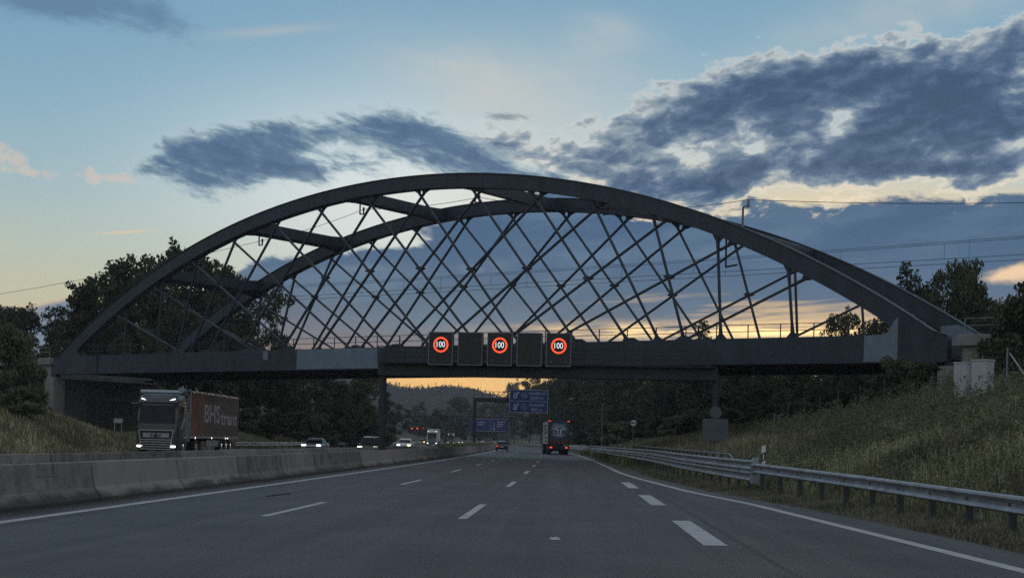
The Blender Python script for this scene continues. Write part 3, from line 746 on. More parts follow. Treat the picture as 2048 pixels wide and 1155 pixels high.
# catenary hardware carried by the bridge
def bracket(t, n, ztop_, zb, side=1, up=False):
    mb = MB()
    mb.bar((t, n, ztop_), (t, n, zb), .09)
    mb.bar((t, n, zb), (t + .42 * side, n, zb), .09)
    mb.tube([(t + .42 * side, n, zb - (.05 if not up else -.05)), (t + .42 * side, n, zb + (.55 if not up else .55))], [.05, .1], 8)
    mb.build('insulator_bracket', M['dark_steel'], br)
fw = [(-95, 2.0, 14.6)]
for t in (-18.4, -6.2, 6.2, 18.4):
    zt_ = ztop(t) - 1.0; bracket(t, 2.0, zt_, zt_ - 1.0); fw.append((t + .42, 2.0, zt_ - .6))
mb = MB(); zt_ = ztop(30.0) - .12; mb.bar((30.0, 2.0, zt_), (30.0, 2.0, 18.25), .12); mb.bar((30.0, 2.0, 18.25), (30.4, 2.0, 18.25), .10); mb.tube([(30.4, 2.0, 18.2), (30.4, 2.0, 18.75)], [.12, .06], 8); mb.build('insulator_bracket', M['galv_dull'], br)
mb = MB(); zt_ = ztop(29.3) - 1.2; mb.bar((29.3, .95, zt_), (29.3, .95, 13.95), .10); mb.bar((29.3, .95, 13.95), (30.2, .95, 14.05), .12); mb.build('insulator_bracket', M['dark_steel'], br)
def sag(a, b, s=.4, n=14):
    a, b = Vector(a), Vector(b); return [a.lerp(b, i / n) - Vector((0, 0, s * 4 * (i / n) * (1 - i / n))) for i in range(n + 1)]
B2W = Matrix.Translation(BO) @ Matrix.Rotation(math.atan2(BD.y, BD.x), 4, 'Z')
fw += [(30.4, 2.0, 18.72), (80, 2.0, 16.4)]
wr = thing('overhead_wire', B2W @ Vector((-95, 2.0, 14.6)), 'single feeder wire slung below the arch braces and leaving above the right rib', 'wire')
mb = MB(); pts = []
for a, b in zip(fw, fw[1:]): pts += sag(a, b, .9 if abs(b[0] - a[0]) > 40 else .25)
mb.tube([B2W @ p - wr.location for p in pts], .022, 5); mb.build('cable', M['wire'], wr)
for n, zz, lab in ((4.0, (14.85, 14.05), 'catenary and contact wire of the nearer railway track'), (9.0, (15.75, 14.4), 'catenary and contact wire of the farther railway track')):
    wr = thing('overhead_wire', B2W @ Vector((-90, n, zz[1])), lab, 'wire')
    mb = MB()
    for k, z in enumerate(zz):
        mb.tube([B2W @ Vector((t, n, z + (.3 * ((t / 55) ** 2) if k == 0 else 0))) - wr.location for t in np.linspace(-44, 80, 24)], .016 if k == 0 else .018, 5)
    for t in np.arange(-40, 78, 9.3):
        mb.tube([B2W @ Vector((t, n, zz[1])) - wr.location, B2W @ Vector((t, n, zz[0] + .3 * (t / 55) ** 2)) - wr.location], .012, 4)
    mb.build('cable', M['wire'], wr)

# abutments
def abut(sg, label):
    a = thing('bridge_abutment', B2W @ Vector((sg * 46, 0, 0)), label, 'abutment', math.atan2(BD.y, BD.x))
    f = lambda x0, x1: (min(sg * x0, sg * x1), max(sg * x0, sg * x1))
    mb = MB(); x0, x1 = f(.25, 6.5); mb.box(x0, x1, .3, 13.2, -.5, 8.02); mb.build('wing_wall', M['abut'], a)
    mb = MB(); x0, x1 = f(.0, 9.0); mb.cbox(x0, x1, -.05, 13.6, 8.02, 8.72, .04); mb.build('parapet', M['abut'], a)
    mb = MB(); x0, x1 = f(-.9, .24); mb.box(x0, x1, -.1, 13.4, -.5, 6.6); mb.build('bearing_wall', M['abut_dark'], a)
    mb = MB(); x0, x1 = f(-1.1, .26); mb.cbox(x0, x1, -.3, 1.1, 2.0, 6.75, .03); mb.build('corner_pier', M['abut'], a)
    for y in (.45, 12.3):
        mb = MB(); x0, x1 = f(-.8, -.1); mb.box(x0, x1, y - .3, y + .3, 6.75, 7.0); mb.build('bearing_block', M['dark_steel'], a)
    mb = MB()
    for i in range(5):
        x = sg * (.4 + i * 2.1); mb.bar((x, .25, 8.7), (x, .25, 9.75), .06)
    for z in (9.3, 9.75): mb.bar((sg * .4, .25, z), (sg * 8.8, .25, z), .05)
    mb.build('railing', M['galv_dull'], a)
    return a
aL = abut(-1, 'concrete bridge abutment behind the tall leafy shrub beside the oncoming lorry')
aR = abut(1, 'pale concrete bridge abutment behind the roadside cabinets')
mb = MB(); mb.box(.9, .96, 4.0, 11.5, 1.9, 4.7); 
dp = mb.build('dark_panel', M['post'], aL); dp.location.x = 0.02
mb = MB()
for y in (5.2, 7.6, 9.9): mb.bar((.99, y, 1.9), (.99, y, 4.7), .06)
mb.bar((.99, 4.0, 4.7), (.99, 11.5, 4.7), .08); mb.build('panel_frame', M['galv_dull'], aL)

# ------------------------------------------------------------------ near sign gantry
GL, GR = Vector((-8.0, 86.0, 0)), Vector((11.9, 82.4, 0))
gd = (GR - GL); GW = gd.length; ga = math.atan2(gd.y, gd.x)
gt = thing('sign_gantry', GL, 'dark steel gantry carrying five variable speed panels in front of the arch bridge', 'gantry', ga)
for x, z0, nm in ((0.0, -.2, 'a'), (GW, .3, 'b')):
    mb = MB(); mb.cbox(x - .17, x + .17, -.2, .2, z0, 5.25, .03); mb.build('post', M['dark_steel'], gt)
mb = MB(); mb.cbox(-.25, GW + .1, -.42, .42, 5.22, 5.98, .03); mb.build('beam', M['dark_steel'], gt)
mb = MB(); mb.bar((-.1, -.95, 5.99), (GW, -.95, 5.99), .06, .1)
for x in np.arange(-.1, GW + .1, 1.24): mb.bar((x, -.95, 5.95), (x, -.95, 6.98), .07)
for z in (6.3, 6.62, 6.96): mb.bar((-.1, -.95, z), (GW, -.95, z), .055, .06)
for x in np.arange(-.1, GW + .1, 1.24): mb.bar((x, .75, 5.95), (x, .75, 6.98), .06)
for z in (6.5, 6.96): mb.bar((-.1, .75, z), (GW, .75, z), .05)
mb.build('walkway_railing', M['dark_steel'], gt)
mb = MB(); mb.box(-.1, GW, -.98, .78, 5.981, 6.02); mb.build('walkway', M['dark_steel'], gt)
mb = MB(); mb.bar((1.25, -.95, 6.9), (1.25, -.95, 7.55), .05); mb.build('lightning_rod', M['dark_steel'], gt)
PX = [885.5, 943.5, 1001.5, 1060, 1117.5]
for i, px in enumerate(PX):
    u = uv(px, 690)[0] / F                       # panel centre along the gantry
    k = (u * GL.y - GL.x) / (gd.x / GW - u * gd.y / GW)
    lit_ = i % 2 == 0
    lab = ['lit variable speed panel showing red ring and 100 nearest the median post', 'dark switched off display panel between first and middle speed panels', 'lit variable speed panel showing 100 in the middle of the gantry',
           'dark switched off display panel between middle and last speed panels', 'lit variable speed panel showing 100 nearest the empty gantry walkway'][i]
    loc = GL + gd.normalized() * k
    loc = loc + gd.normalized() * .2
    s = thing('display_panel', (loc.x, loc.y, 5.86), lab, 'speed sign', ga, 'variable message panels on the gantry')
    yb = -1.02
    mb = MB(); mb.cbox(-.75, .75, yb - .32, yb, 0, 1.98, .03); mb.build('housing', M['dark_steel'], s)
    mb = MB(); fy = yb - .325
    for a in ((-.75, -.70, 0, 1.98), (.70, .75, 0, 1.98), (-.6999, .6999, 0, .045), (-.6999, .6999, 1.935, 1.98)): mb.box(a[0], a[1], fy - .05, fy, a[2], a[3])
    mb.build('rim', M['galv_dull'], s)
    mb = MB(); mb.box(-.70, .70, fy - .004, fy, .045, 1.935); mb.build('display_face', M['panel_black'], s)
    if lit_:
        mb = MB(); n = 48; cz = 1.22; ro, ri = .455, .365
        rg = []
        for r_, y_ in ((ri, fy - .006), (ri, fy - .02), (ro, fy - .02), (ro, fy - .006)):
            rg.append([(r_ * math.cos(2 * math.pi * j / n), y_, cz + r_ * math.sin(2 * math.pi * j / n)) for j in range(n)])
        mb.loft(rg + [rg[0]], True, False); mb.build('lit_ring', M['led_red'], s)
        lettering('lit_numerals', '100', .50, M['led_white'], s, (0, fy - .012, cz + .0), FACE, 1, .004, bold=-.007, fit=.50)
        for x in (-.42, .42):
            mb = MB(); mb.tube([(x, fy - .03, .28), (x, fy - .004, .28)], .085, 14); mb.build('warning_lamp', M['led_off'], s)
# sign boards on the gantry's roadside post, seen from behind
sg_ = thing('sign_board', (GR.x, GR.y - .3, 0), 'grey square sign board seen from behind at the foot of the roadside gantry post', 'sign', ga)
pz = P(1432, 837, 82).z; pz0 = P(1432, 881, 82).z
mb = MB(); mb.cbox(-.75, .75, -.06, -.02, pz0, pz, .012); mb.build('board', M['sign_back'], sg_)
for x in (-.15, .15): mb = MB(); mb.bar((x, 0, -.1), (x, 0, pz - .1), .08); mb.build('leg', M['post'], sg_)
sd = thing('round_sign', (GR.x, GR.y - .3, 0), 'grey round sign disc above the square board on the gantry post', 'sign', ga)
zc = P(1432, 824, 82).z
mb = MB(); mb.tube([(0, -.07, zc), (0, -.045, zc)], .36, 32); mb.build('disc', M['sign_back'], sd)
mb = MB(); mb.bar((0, 0, zc - .5), (0, 0, zc + .3), .06); mb.build('bracket', M['post'], sd)

# ------------------------------------------------------------------ signs further on
def textsign():
    g2 = P(949, 850, 200); a = -hd(200) * 0
    s = thing('sign_gantry', (g2.x, 200, 0), 'distant gantry arm with a railing, left of the blue exit board', 'gantry', 0)
    x1 = P(1100, 800, 200).x - g2.x
    mb = MB(); mb.cbox(-.2, .2, -.2, .2, -.1, 7.0, .03); mb.build('post', M['dark_steel'], s)
    mb = MB(); mb.cbox(-.25, x1, -.3, .3, 6.95, 7.55, .03); mb.build('beam', M['dark_steel'], s)
    mb = MB()
    for z in (8.0, 8.45): mb.bar((-.2, -.5, z), (x1, -.5, z), .06)
    for x in np.arange(-.2, x1 + .1, 1.2): mb.bar((x, -.5, 7.5), (x, -.5, 8.45), .06)
    mb.build('walkway_railing', M['dark_steel'], s)
    mb = MB(); mb.cbox(x1 - .2, x1 + .2, -.2, .2, -.1, 7.0, .03); 
    p0 = P(1018.5, 824.5, 199); p1 = P(1096.5, 779, 199); W = p1.x - p0.x; H = 46 * 199 / F
    b = thing('direction_sign', ((p0.x + p1.x) / 2, 199, p0.z + .05), 'blue exit board naming two exits over the road ahead', 'road sign', 0)
    mb = MB(); mb.cbox(-W / 2, W / 2, 0, .12, 0, H, .04); mb.build('board', M['blue_sign'], b)
    mb = MB(); e = .07
    for q in ((-W / 2, W / 2, 0, e), (-W / 2, W / 2, H - e, H), (-W / 2, W / 2, H / 2 - .03, H / 2 + .03)): mb.box(q[0], q[1], -.02, -.004, q[2], q[3])
    for q in ((-W / 2, -W / 2 + e, e, H / 2 - .03), (W / 2 - e, W / 2, e, H / 2 - .03), (-W / 2, -W / 2 + e, H / 2 + .03, H - e), (W / 2 - e, W / 2, H / 2 + .03, H - e)): mb.box(q[0], q[1], -.02, -.004, q[2], q[3])
    mb.build('border', M['sign_white'], b)
    for k, (nm, ds, num) in enumerate((('Hösbach', '800 m', '61'), ('Goldbach', '2500 m', '60'))):
        zc = H * (.25 + .5 * k)
        lettering('lettering', nm, .62, M['sign_white'], b, (W * .21, -.012, zc + .32), FACE, 1.0, .006)
        lettering('lettering', ds, .62, M['sign_white'], b, (W * .21, -.012, zc - .36), FACE, 1.0, .006)
        lettering('exit_number', num, .42, M['sign_white'], b, (-W * .12, -.012, zc), FACE, .9, .006)
        mb = MB(); rg = []
        for r_, y_ in ((.36, -.004), (.36, -.018), (.41, -.018), (.41, -.004)): rg.append([(-W * .12 + r_ * math.cos(j * math.pi / 14), y_, zc + r_ * math.sin(j * math.pi / 14)) for j in range(28)])
        mb.loft(rg + [rg[0]], True, False); mb.build('number_ring', M['sign_white'], b)
        mb = MB(); x = -W * .33
        for poly in ([(x - .42, zc - .45), (x - .22, zc - .45), (x - .10, zc + .45), (x - .24, zc + .45)],
                     [(x - .12, zc - .45), (x + .10, zc - .45), (x + .16, zc + .1), (x + .5, zc + .45), (x + .2, zc + .45), (x + .02, zc + .2)]):
            mb.prism(poly, lambda a_, b_: (a_, -.018, b_), lambda a_, b_: (a_, -.004, b_))
        mb.build('exit_symbol', M['sign_white'], b)
textsign()
def farsign():
    Yd = 450; p0, p1 = P(950, 861, Yd), P(1014, 838, Yd)
    W, H = p1.x - p0.x, p1.z - p0.z
    s = thing('direction_sign', ((p0.x + p1.x) / 2, Yd, p0.z), 'wide blue board with an arrow, farther down the road below the exit board', 'road sign')
    mb = MB(); mb.cbox(-W / 2, W / 2, 0, .2, 0, H, .05); mb.build('board', M['blue_sign'], s)
    mb = MB(); 
    for q in ((-W / 2, W / 2, 0, .12), (-W / 2, W / 2, H - .12, H)): mb.box(q[0], q[1], -.03, -.004, q[2], q[3])
    mb.box(-.06, .06, -.03, -.004, .13, H - .13); mb.build('border', M['sign_white'], s)
    mb = MB(); mb.box(.9, 1.06, -.03, -.004, .8, 2.9)
    mb.prism([(.98, .25), (1.5, 1.0), (.46, 1.0)], lambda a, b: (a, -.033, b), lambda a, b: (a, -.005, b)); mb.build('arrow', M['sign_white'], s)
    mb = MB()
    for x, z, l in ((-4.2, 2.7, 2.4), (-4.2, 2.0, 1.6), (2.0, 2.9, 2.4), (2.0, 2.2, 2.0), (2.0, 1.5, 1.6)):
        mb.box(x, x + l, -.03, -.004, z, z + .28)
    mb.build('legend', M['sign_white'], s)
    mb = MB(); 
    for x in (-W / 2 - .4, W / 2 + .2): mb.cbox(x - .2, x + .2, .22, .6, -p0.z - .3, H + .6, .04); 
    mb.build('support', M['dark_steel'], s)
    q0, q1 = P(939.5, 861, Yd), P(945, 839, Yd); w2 = (q1.x - q0.x) / 2
    s2 = thing('direction_sign', ((q0.x + q1.x) / 2, Yd, 0), 'narrow blue board left of the wide arrow board', 'road sign')
    mb = MB(); mb.cbox(-w2, w2, 0, .2, q0.z, q1.z, .04); mb.build('board', M['blue_sign'], s2)
    mb = MB(); mb.bar((0, .3, -.2), (0, .3, q1.z), .2); mb.build('post', M['dark_steel'], s2)
farsign()
# distant footbridge over the road
Yd = 520; a, b = P(640, 833, Yd), P(1030, 835, Yd)
fb = thing('road_overpass', (a.x, Yd, 0), 'dark flat overpass with a railing crossing far ahead below the wooded hill', 'bridge')
W = b.x - a.x; z = P(860, 834, Yd).z
mb = MB(); mb.cbox(0, W, -2, 2, z - .7, z + .6, .05); mb.build('deck', M['dark_steel'], fb)
mb = MB()
for zz in (z + 1.2, z + 1.9): mb.bar((0, -1.9, zz), (W, -1.9, zz), .12)
for x in np.arange(0, W, 3.0): mb.bar((x, -1.9, z + .5), (x, -1.9, z + 1.9), .1)
mb.build('railing', M['galv_dull'], fb)
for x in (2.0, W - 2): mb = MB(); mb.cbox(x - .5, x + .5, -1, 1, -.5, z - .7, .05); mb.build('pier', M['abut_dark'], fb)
# lamp portal with three small red lamps
Yd = 560; a, b = P(820, 870, Yd), P(852, 852.5, Yd)
lp = thing('signal_panel', ((a.x + b.x) / 2, Yd, 0), 'small dark panel far off with a row of three red lamps', 'signal')
w2 = (b.x - a.x) / 2; zt = P(836, 852.5, Yd).z; zb = P(836, 871, Yd).z
mb = MB(); mb.cbox(-w2, w2, 0, .3, zb, zt, .05); mb.build('panel', M['panel_black'], lp)
for px in (823.5, 835, 846.5):
    q = P(px, 856, Yd); mb = MB(); mb.tube([(q.x - lp.location.x, -.06, q.z), (q.x - lp.location.x, -.004, q.z)], .36, 16); mb.build('red_lamp', M['tl'], lp)
for x in (-w2 + .4, w2 - .4): mb = MB(); mb.bar((x, .45, -.3), (x, .45, zt), .25); mb.build('post', M['dark_steel'], lp)
# round no-overtaking signs
def roundsign(px, py, Yd, dia, label, fm, rim):
    c = P(px, py, Yd); s = thing('round_sign', (c.x, Yd, ground_z(c.x, Yd)), label, 'sign'); zc = c.z - s.location.z
    mb = MB(); mb.tube([(0, 0, zc), (0, .03, zc)], dia / 2, 36); mb.build('disc', fm, s)
    mb = MB(); rg = []; r0, r1 = dia * .42, dia / 2 + .01
    for r_, y_ in ((r0, -.002), (r0, -.012), (r1, -.012), (r1, -.002)): rg.append([(r_ * math.cos(j * math.pi / 18), y_, zc + r_ * math.sin(j * math.pi / 18)) for j in range(36)])
    mb.loft(rg + [rg[0]], True, False); mb.build('rim', rim, s)
    mb = MB(); k = dia
    mb.prism([(-.34 * k, zc - .1 * k), (-.02 * k, zc - .1 * k), (-.02 * k, zc + .16 * k), (-.24 * k, zc + .16 * k), (-.34 * k, zc + .04 * k)], lambda a, b: (a, -.012, b), lambda a, b: (a, -.003, b))
    mb.prism([(.06 * k, zc - .1 * k), (.33 * k, zc - .1 * k), (.33 * k, zc + .0 * k), (.26 * k, zc + .08 * k), (.12 * k, zc + .08 * k), (.06 * k, zc + .0 * k)], lambda a, b: (a, -.012, b), lambda a, b: (a, -.003, b)); mb.build('pictogram', M['letter_dk'], s)
    mb = MB(); mb.tube([(0, .07, -.3), (0, .07, zc + dia * .4)], .04, 8); mb.build('pole', M['galv_dull'], s)
roundsign(1267, 845, 150, .72, 'white round lorry sign on a pole beside the right guardrail', M['white_sign'], M['sign_back'])
roundsign(888.5, 836.5, 160, .8, 'dark rimmed round sign on a pole in the planted median', M['sign_back'], M['letter_dk'])
# thin tall poles
for px, yt, Yd, lab in ((1205, 806, 175, 'thin grey pole standing among the trees right of the tea lorry'),):
    q = P(px, yt, Yd); gz = ground_z(q.x, Yd); mb = MB(); mb.tube([(0, 0, -.2), (0, 0, q.z - gz)], .05, 8)
    o = mb.build('marker_pole', M['galv_dull'], None, loc=(q.x, Yd, gz)); tag(o, lab, 'pole')
# delineator post
dl = P(1527, 922, 42.5); dp = thing('delineator_post', (dl.x, 42.5, ground_z(dl.x, 42.5)), 'white delineator post with a slanted black band and reflector behind the guardrail', 'post', R(-12))
zt = P(1527, 890, 42.5).z - dp.location.z
mb = MB(); mb.loft([[(-.06, -.045, z), (.06, -.045, z), (.05, .06, z), (-.05, .06, z)] for z in (-.1, zt - .1)] + [[(-.06, -.045, zt - .03), (.06, -.045, zt + .02), (.05, .06, zt + .02), (-.05, .06, zt - .03)]]); mb.build('body', M['white_sign'], dp)
mb = MB(); mb.loft([[(-.0615, -.047, z - .03), (.0615, -.047, z + .03), (.0515, .062, z + .03), (-.0515, .062, z - .03)] for z in (zt - .47, zt - .22)]); mb.build('black_band', M['letter_dk'], dp)
mb = MB(); mb.box(-.02, .02, -.056, -.0475, zt - .44, zt - .27); mb.build('reflector', M['white_sign'], dp)
# H-frame on the slope, wire-fence posts
hf = P(1553, 872, 78); h_ = thing('timber_frame', (hf.x, 78, ground_z(hf.x, 78) - .1), 'slim H shaped timber frame on the grass slope below the bridge', 'frame', .2)
ht = P(1553, 829, 78).z - h_.location.z
mb = MB(); mb.bar((-.16, 0, 0), (-.16, 0, ht), .05); mb.build('upright', M['galv_dull'], h_)
mb = MB(); mb.bar((.14, 0, -.2), (.14, 0, ht), .05); mb.build('upright', M['galv_dull'], h_)
for zz in (ht - .03, ht * .5): mb = MB(); mb.bar((-.2, 0, zz), (.22, 0, zz), .05); mb.build('rail', M['galv_dull'], h_)
fn = None
fposts = [(1575, 852, 84), (1609.5, 834, 84), (1639, 832, 84), (1676, 818, 83), (1720, 806, 82), (1769, 781, 81)]
fx = [P(a, b, c) for a, b, c in fposts]
fn = thing('wire_fence', (fx[0].x, fx[0].y, ground_z(fx[0].x, fx[0].y)), 'wire fence on thin posts climbing the slope toward the abutment', 'fence')
for q in fx:
    gz = ground_z(q.x, q.y); mb = MB(); mb.bar((0, 0, -.3), (0, 0, max(1.75, q.z - gz)), .07); o = mb.build('post', M['post'], fn); o.location = Vector((q.x, q.y, gz)) - fn.location
mb = MB()
for k in (.35, .65, .95):
    for a, b in zip(fx, fx[1:]):
        ga_, gb_ = ground_z(a.x, a.y), ground_z(b.x, b.y)
        mb.tube([Vector((a.x, a.y, ga_ + (max(1.75, a.z - ga_)) * k)) - fn.location, Vector((b.x, b.y, gb_ + max(1.75, b.z - gb_) * k)) - fn.location], .006, 4)
mb.build('wire', M['wire'], fn)
q = P(2015, 694, 60); gz = ground_z(q.x, 60)
bp = thing('fence_post', (q.x, 60, gz), 'fence end post with a diagonal brace beside the grey cabinets', 'post')
mb = MB(); mb.tube([(0, 0, -.3), (0, 0, q.z - gz)], .045, 8); mb.build('upright', M['galv_dull'], bp)
e = P(2060, 765, 59); mb = MB(); mb.tube([(.1, 0, q.z - gz - .25), (e.x - q.x, -1, e.z - gz)], .04, 8); mb.build('brace', M['galv'], bp)
# roadside cabinets
for k, (px, pyt, Yd, wd, dp_, lab) in enumerate(((1925, 724, 67, .66, .5, 'narrower grey roadside cabinet nearer the abutment'), (1966, 719, 65, .82, .62, 'broad grey roadside cabinet nearer the braced fence post'))):
    q = P(px, pyt, Yd); gz = ground_z(q.x, Yd)
    cb = thing('roadside_cabinet', (q.x, Yd, gz - .05), lab, 'cabinet', R(-50 if k == 1 else -38), 'roadside cabinets on the slope'); H = q.z - gz + .05
    mb = MB(); mb.cbox(-wd / 2, wd / 2, -dp_ / 2, dp_ / 2, -.3, H - .07, .02); mb.build('body', M['cabinet'], cb)
    mb = MB(); mb.cbox(-wd / 2 - .035, wd / 2 + .035, -dp_ / 2 - .035, dp_ / 2 + .035, H - .069, H, .02); mb.build('roof', M['cabinet'], cb)
    mb = MB(); mb.box(-wd / 2 + .04, -.006, -dp_ / 2 - .012, -dp_ / 2 - .002, .12, H - .12); mb.box(.006, wd / 2 - .04, -dp_ / 2 - .012, -dp_ / 2 - .002, .12, H - .12); mb.build('door', M['cabinet'], cb)
    mb = MB(); mb.box(.03, .06, -dp_ / 2 - .035, -dp_ / 2 - .013, H * .5, H * .5 + .14); mb.build('handle', M['letter_dk'], cb)
# small marker at the abutment foot
q = P(236, 858, 140); mp = thing('marker_post', (q.x, 140, ground_z(q.x, 140)), 'small white board on two legs at the foot of the abutment wall', 'marker')
mb = MB(); mb.box(-.45, .45, -.03, 0, .9, 1.35); mb.build('board', M['cabinet'], mp)
for x in (-.35, .35): mb = MB(); mb.bar((x, .03, -.2), (x, .03, 1.3), .06); mb.build('leg', M['cabinet'], mp)

#@@V0
# ------------------------------------------------------------------ vehicles (local: x right, y forward, z up)
def wheel(parent, x, y, r, wd, rim=True):
    mb = MB(); mb.tube([(x - wd / 2, y, r), (x - wd / 2 + .03, y, r), (x + wd / 2 - .03, y, r), (x + wd / 2, y, r)], [r - .03, r, r, r - .03], 20)
    w_ = mb.build('wheel', M['black'], parent, smooth=True)
    if rim:
        s = 1 if x > 0 else -1; mb = MB(); mb.tube([(x + s * wd * .42, y, r), (x + s * (wd / 2 + .012), y, r)], [r * .62, r * .5], 14); mb.build('rim', M['chrome'], w_, smooth=True)
def car(name, loc, rz, label, paint, L=4.4, W=1.8, H=1.46, kind='hatch', front=True, lights='hl', rear='tl', cat='car', group=None, rear_on=True):
    c = thing(name, loc, label, cat, rz, group)
    hw = W / 2; bz = .28; belt = H * .62; hood = H * .60
    f, r = L / 2, -L / 2
    if kind == 'sedan': rf, rr, deck, dz_ = .42, -1.05, -1.55, H * .66
    elif kind == 'suv': rf, rr, deck, dz_ = .55, -1.75, -2.02, H * .63
    else: rf, rr, deck, dz_ = .45, -1.45, -1.88, H * .62
    wsb = f - 1.30                                    # windscreen base
    # stations: y, top z of the lower body, half width
    st = [(f, .40, .62, hw * .80), (f - .06, bz, .70, hw * .90), (f - .35, bz - .03, hood - .06, hw * .98), (wsb, bz - .05, hood + .06, hw), (0, bz - .05, belt, hw), (r + .9, bz - .04, belt + .02, hw), (r + .15, bz, dz_, hw * .97), (r, bz + .1, dz_ - .1, hw * .88)]
    rg = []
    for y, z0, z1, h in st:
        zm = z0 + (z1 - z0) * .55
        rg.append([(-h * .9, y, z0), (h * .9, y, z0), (h, y, z0 + .12), (h, y, zm), (h * .965, y, z1 - .05), (h * .88, y, z1), (-h * .88, y, z1), (-h * .965, y, z1 - .05), (-h, y, zm), (-h, y, z0 + .12)])
    mb = MB(); mb.loft(rg)
    # greenhouse
    gs = [(wsb + .03, hood + .03, hw * .84), (rf, H - .05, hw * .70), (rf - .35, H, hw * .685), (rr + .3, H - .02, hw * .68), (rr, H - .07, hw * .68), (deck, dz_ + .0, hw * .80)]
    g2 = []
    for y, z1, h in gs:
        zb = min(belt - .02, z1 - .01); b_ = hw * .90
        g2.append([(-b_, y, zb), (b_, y, zb), (h, y, z1 - .06 if z1 - zb > .2 else z1), (h * .88, y, z1), (-h * .88, y, z1), (-h, y, z1 - .06 if z1 - zb > .2 else z1)])
    mb.loft(g2); mb.build('body', paint, c, smooth=True)
    def pane(nm, pts, m=M['glass']):
        mb = MB(); n = (Vector(pts[1]) - Vector(pts[0])).cross(Vector(pts[2]) - Vector(pts[0])).normalized() * .012
        a = [Vector(p) for p in pts]; mb.add([p + n for p in a] + [p - n for p in a], [(0, 1, 2, 3), (7, 6, 5, 4), (0, 4, 5, 1), (1, 5, 6, 2), (2, 6, 7, 3), (3, 7, 4, 0)]); return mb.build(nm, m, c)
    e = .02
    pane('windscreen', [(-hw * .78, wsb - .02, hood + .09), (hw * .78, wsb - .02, hood + .09), (hw * .62, rf + .03, H - .10), (-hw * .62, rf + .03, H - .10)])
    pane('rear_window', [(hw * .70, deck + .06, dz_ + .08), (-hw * .70, deck + .06, dz_ + .08), (-hw * .60, rr - .02, H - .13), (hw * .60, rr - .02, H - .13)])
    for s in (-1, 1):
        pane('side_window', [(s * hw * .895, wsb - .35, belt + .04), (s * hw * .895, deck + .45, belt + .04), (s * hw * .715, rr + .15, H - .12), (s * hw * .715, rf - .08, H - .12)])
        mb = MB(); mb.cbox(s * (hw + .10) - .09, s * (hw + .10) + .09, wsb - .45, wsb - .3, belt + .0, belt + .14, .03); mb.build('wing_mirror', paint, c)
        for y in (f - .85, r + .85): wheel(c, s * (hw - .12), y, .33, .2)
        mb = MB(); mb.cbox(s * hw * .68 - .19, s * hw * .68 + .19, f - .13, f + .012, .60, .73, .03); mb.build('headlight', M[lights] if lights else M['glass'], c)
        mb = MB(); mb.cbox(s * hw * .74 - .14, s * hw * .74 + .14, r - .012, r + .16, dz_ - .30, dz_ - .16, .03); mb.build('taillight', M['tl'] if (rear_on and s < 0) else M['led_off'], c)
    mb = MB(); mb.cbox(-hw * .5, hw * .5, f - .05, f + .014, .42, .56, .02); mb.build('grille', M['black'], c)
    mb = MB(); mb.box(-.26, .26, r - .016, r + .05, .55, .67); mb.build('number_plate', M['white_sign'], c)
    mb = MB(); mb.cbox(-hw * .86, hw * .86, r - .03, r + .1, .32, .50, .02); mb.build('bumper', M['black'], c)
    return c
def on(px, Y, o=None):
    x = P(px, 880, Y).x if px is not None else X2(Y) + o
    return (x, Y, .004)
PI = math.pi
def oncoming(Y): return PI - hd(Y)
car('oncoming_car', on(631, 120), oncoming(120), 'low silver blue oncoming car with both headlights lit beside the grass slope', M['silver_paint'], 4.4, 1.85, 1.27, 'sedan')
car('oncoming_car', on(743, 112), oncoming(112), 'dark oncoming estate car partly behind the gantry post', M['dark_paint'], 4.6, 1.85, 1.50, 'suv', lights='hl_dim')
wc = car('oncoming_car', on(811, 168), oncoming(168), 'white oncoming car with an amber indicator lit, ahead of the white lorry', M['white_paint'], 4.5, 1.85, 1.45, 'sedan')
mb = MB(); mb.tube([(-.62, 2.24, .60), (-.62, 2.27, .60)], .13, 14); mb.build('indicator', M['hl_amber'], wc)
fc = on(844.5, 420)
car('oncoming_car', fc, oncoming(420), 'far oncoming car showing two close warm headlights below the red lamps', M['dark_paint'], 4.2, 1.75, 1.45, 'hatch', lights='hl_amber')
car('oncoming_car', on(921, 560), oncoming(560), 'tiny distant oncoming car at the bend before the planted median', M['silver_paint'], 4.4, 1.8, 1.45, 'hatch', lights='hl_dim')
car('passenger_car', on(1004.5, 205), -hd(205), 'black hatchback driving ahead in the left lane with a red tail light', M['dark_paint'], 4.3, 1.80, 1.48, 'hatch')
car('passenger_car', on(988, 440), -hd(440), 'pale car ahead of the black hatchback', M['silver_paint'], 4.3, 1.78, 1.45, 'hatch', rear_on=False)
car('passenger_car', on(964.5, 600), -hd(600), 'tiny white car farthest ahead at the bend', M['white_paint'], 4.3, 1.78, 1.45, 'hatch', rear_on=False)

def ring_cab(z, yf, hf, hs, yb):      # rounded front corners
    r = .34
    return [(-hs, yb, z), (-hs, yf - r - .1, z), (-hs + .05, yf - r * .55, z), (-hf + .12, yf - .09, z), (-hf + .34, yf - .02, z), (0, yf + .03, z), (hf - .34, yf - .02, z), (hf - .12, yf - .09, z), (hs - .05, yf - r * .55, z), (hs, yf - r - .1, z), (hs, yb, z)]
CAB = [(.34, -.02, 1.18, 1.20, -2.25), (.75, .03, 1.22, 1.25, -2.25), (1.5, .02, 1.22, 1.25, -2.25), (1.95, -.02, 1.20, 1.25, -2.25), (2.5, -.10, 1.17, 1.24, -2.25), (3.08, -.20, 1.13, 1.22, -2.25), (3.18, -.14, 1.12, 1.21, -2.25), (3.45, -.26, 1.08, 1.19, -2.25), (3.6, -.5, .98, 1.14, -2.25), (3.66, -.85, .85, 1.05, -2.25)]
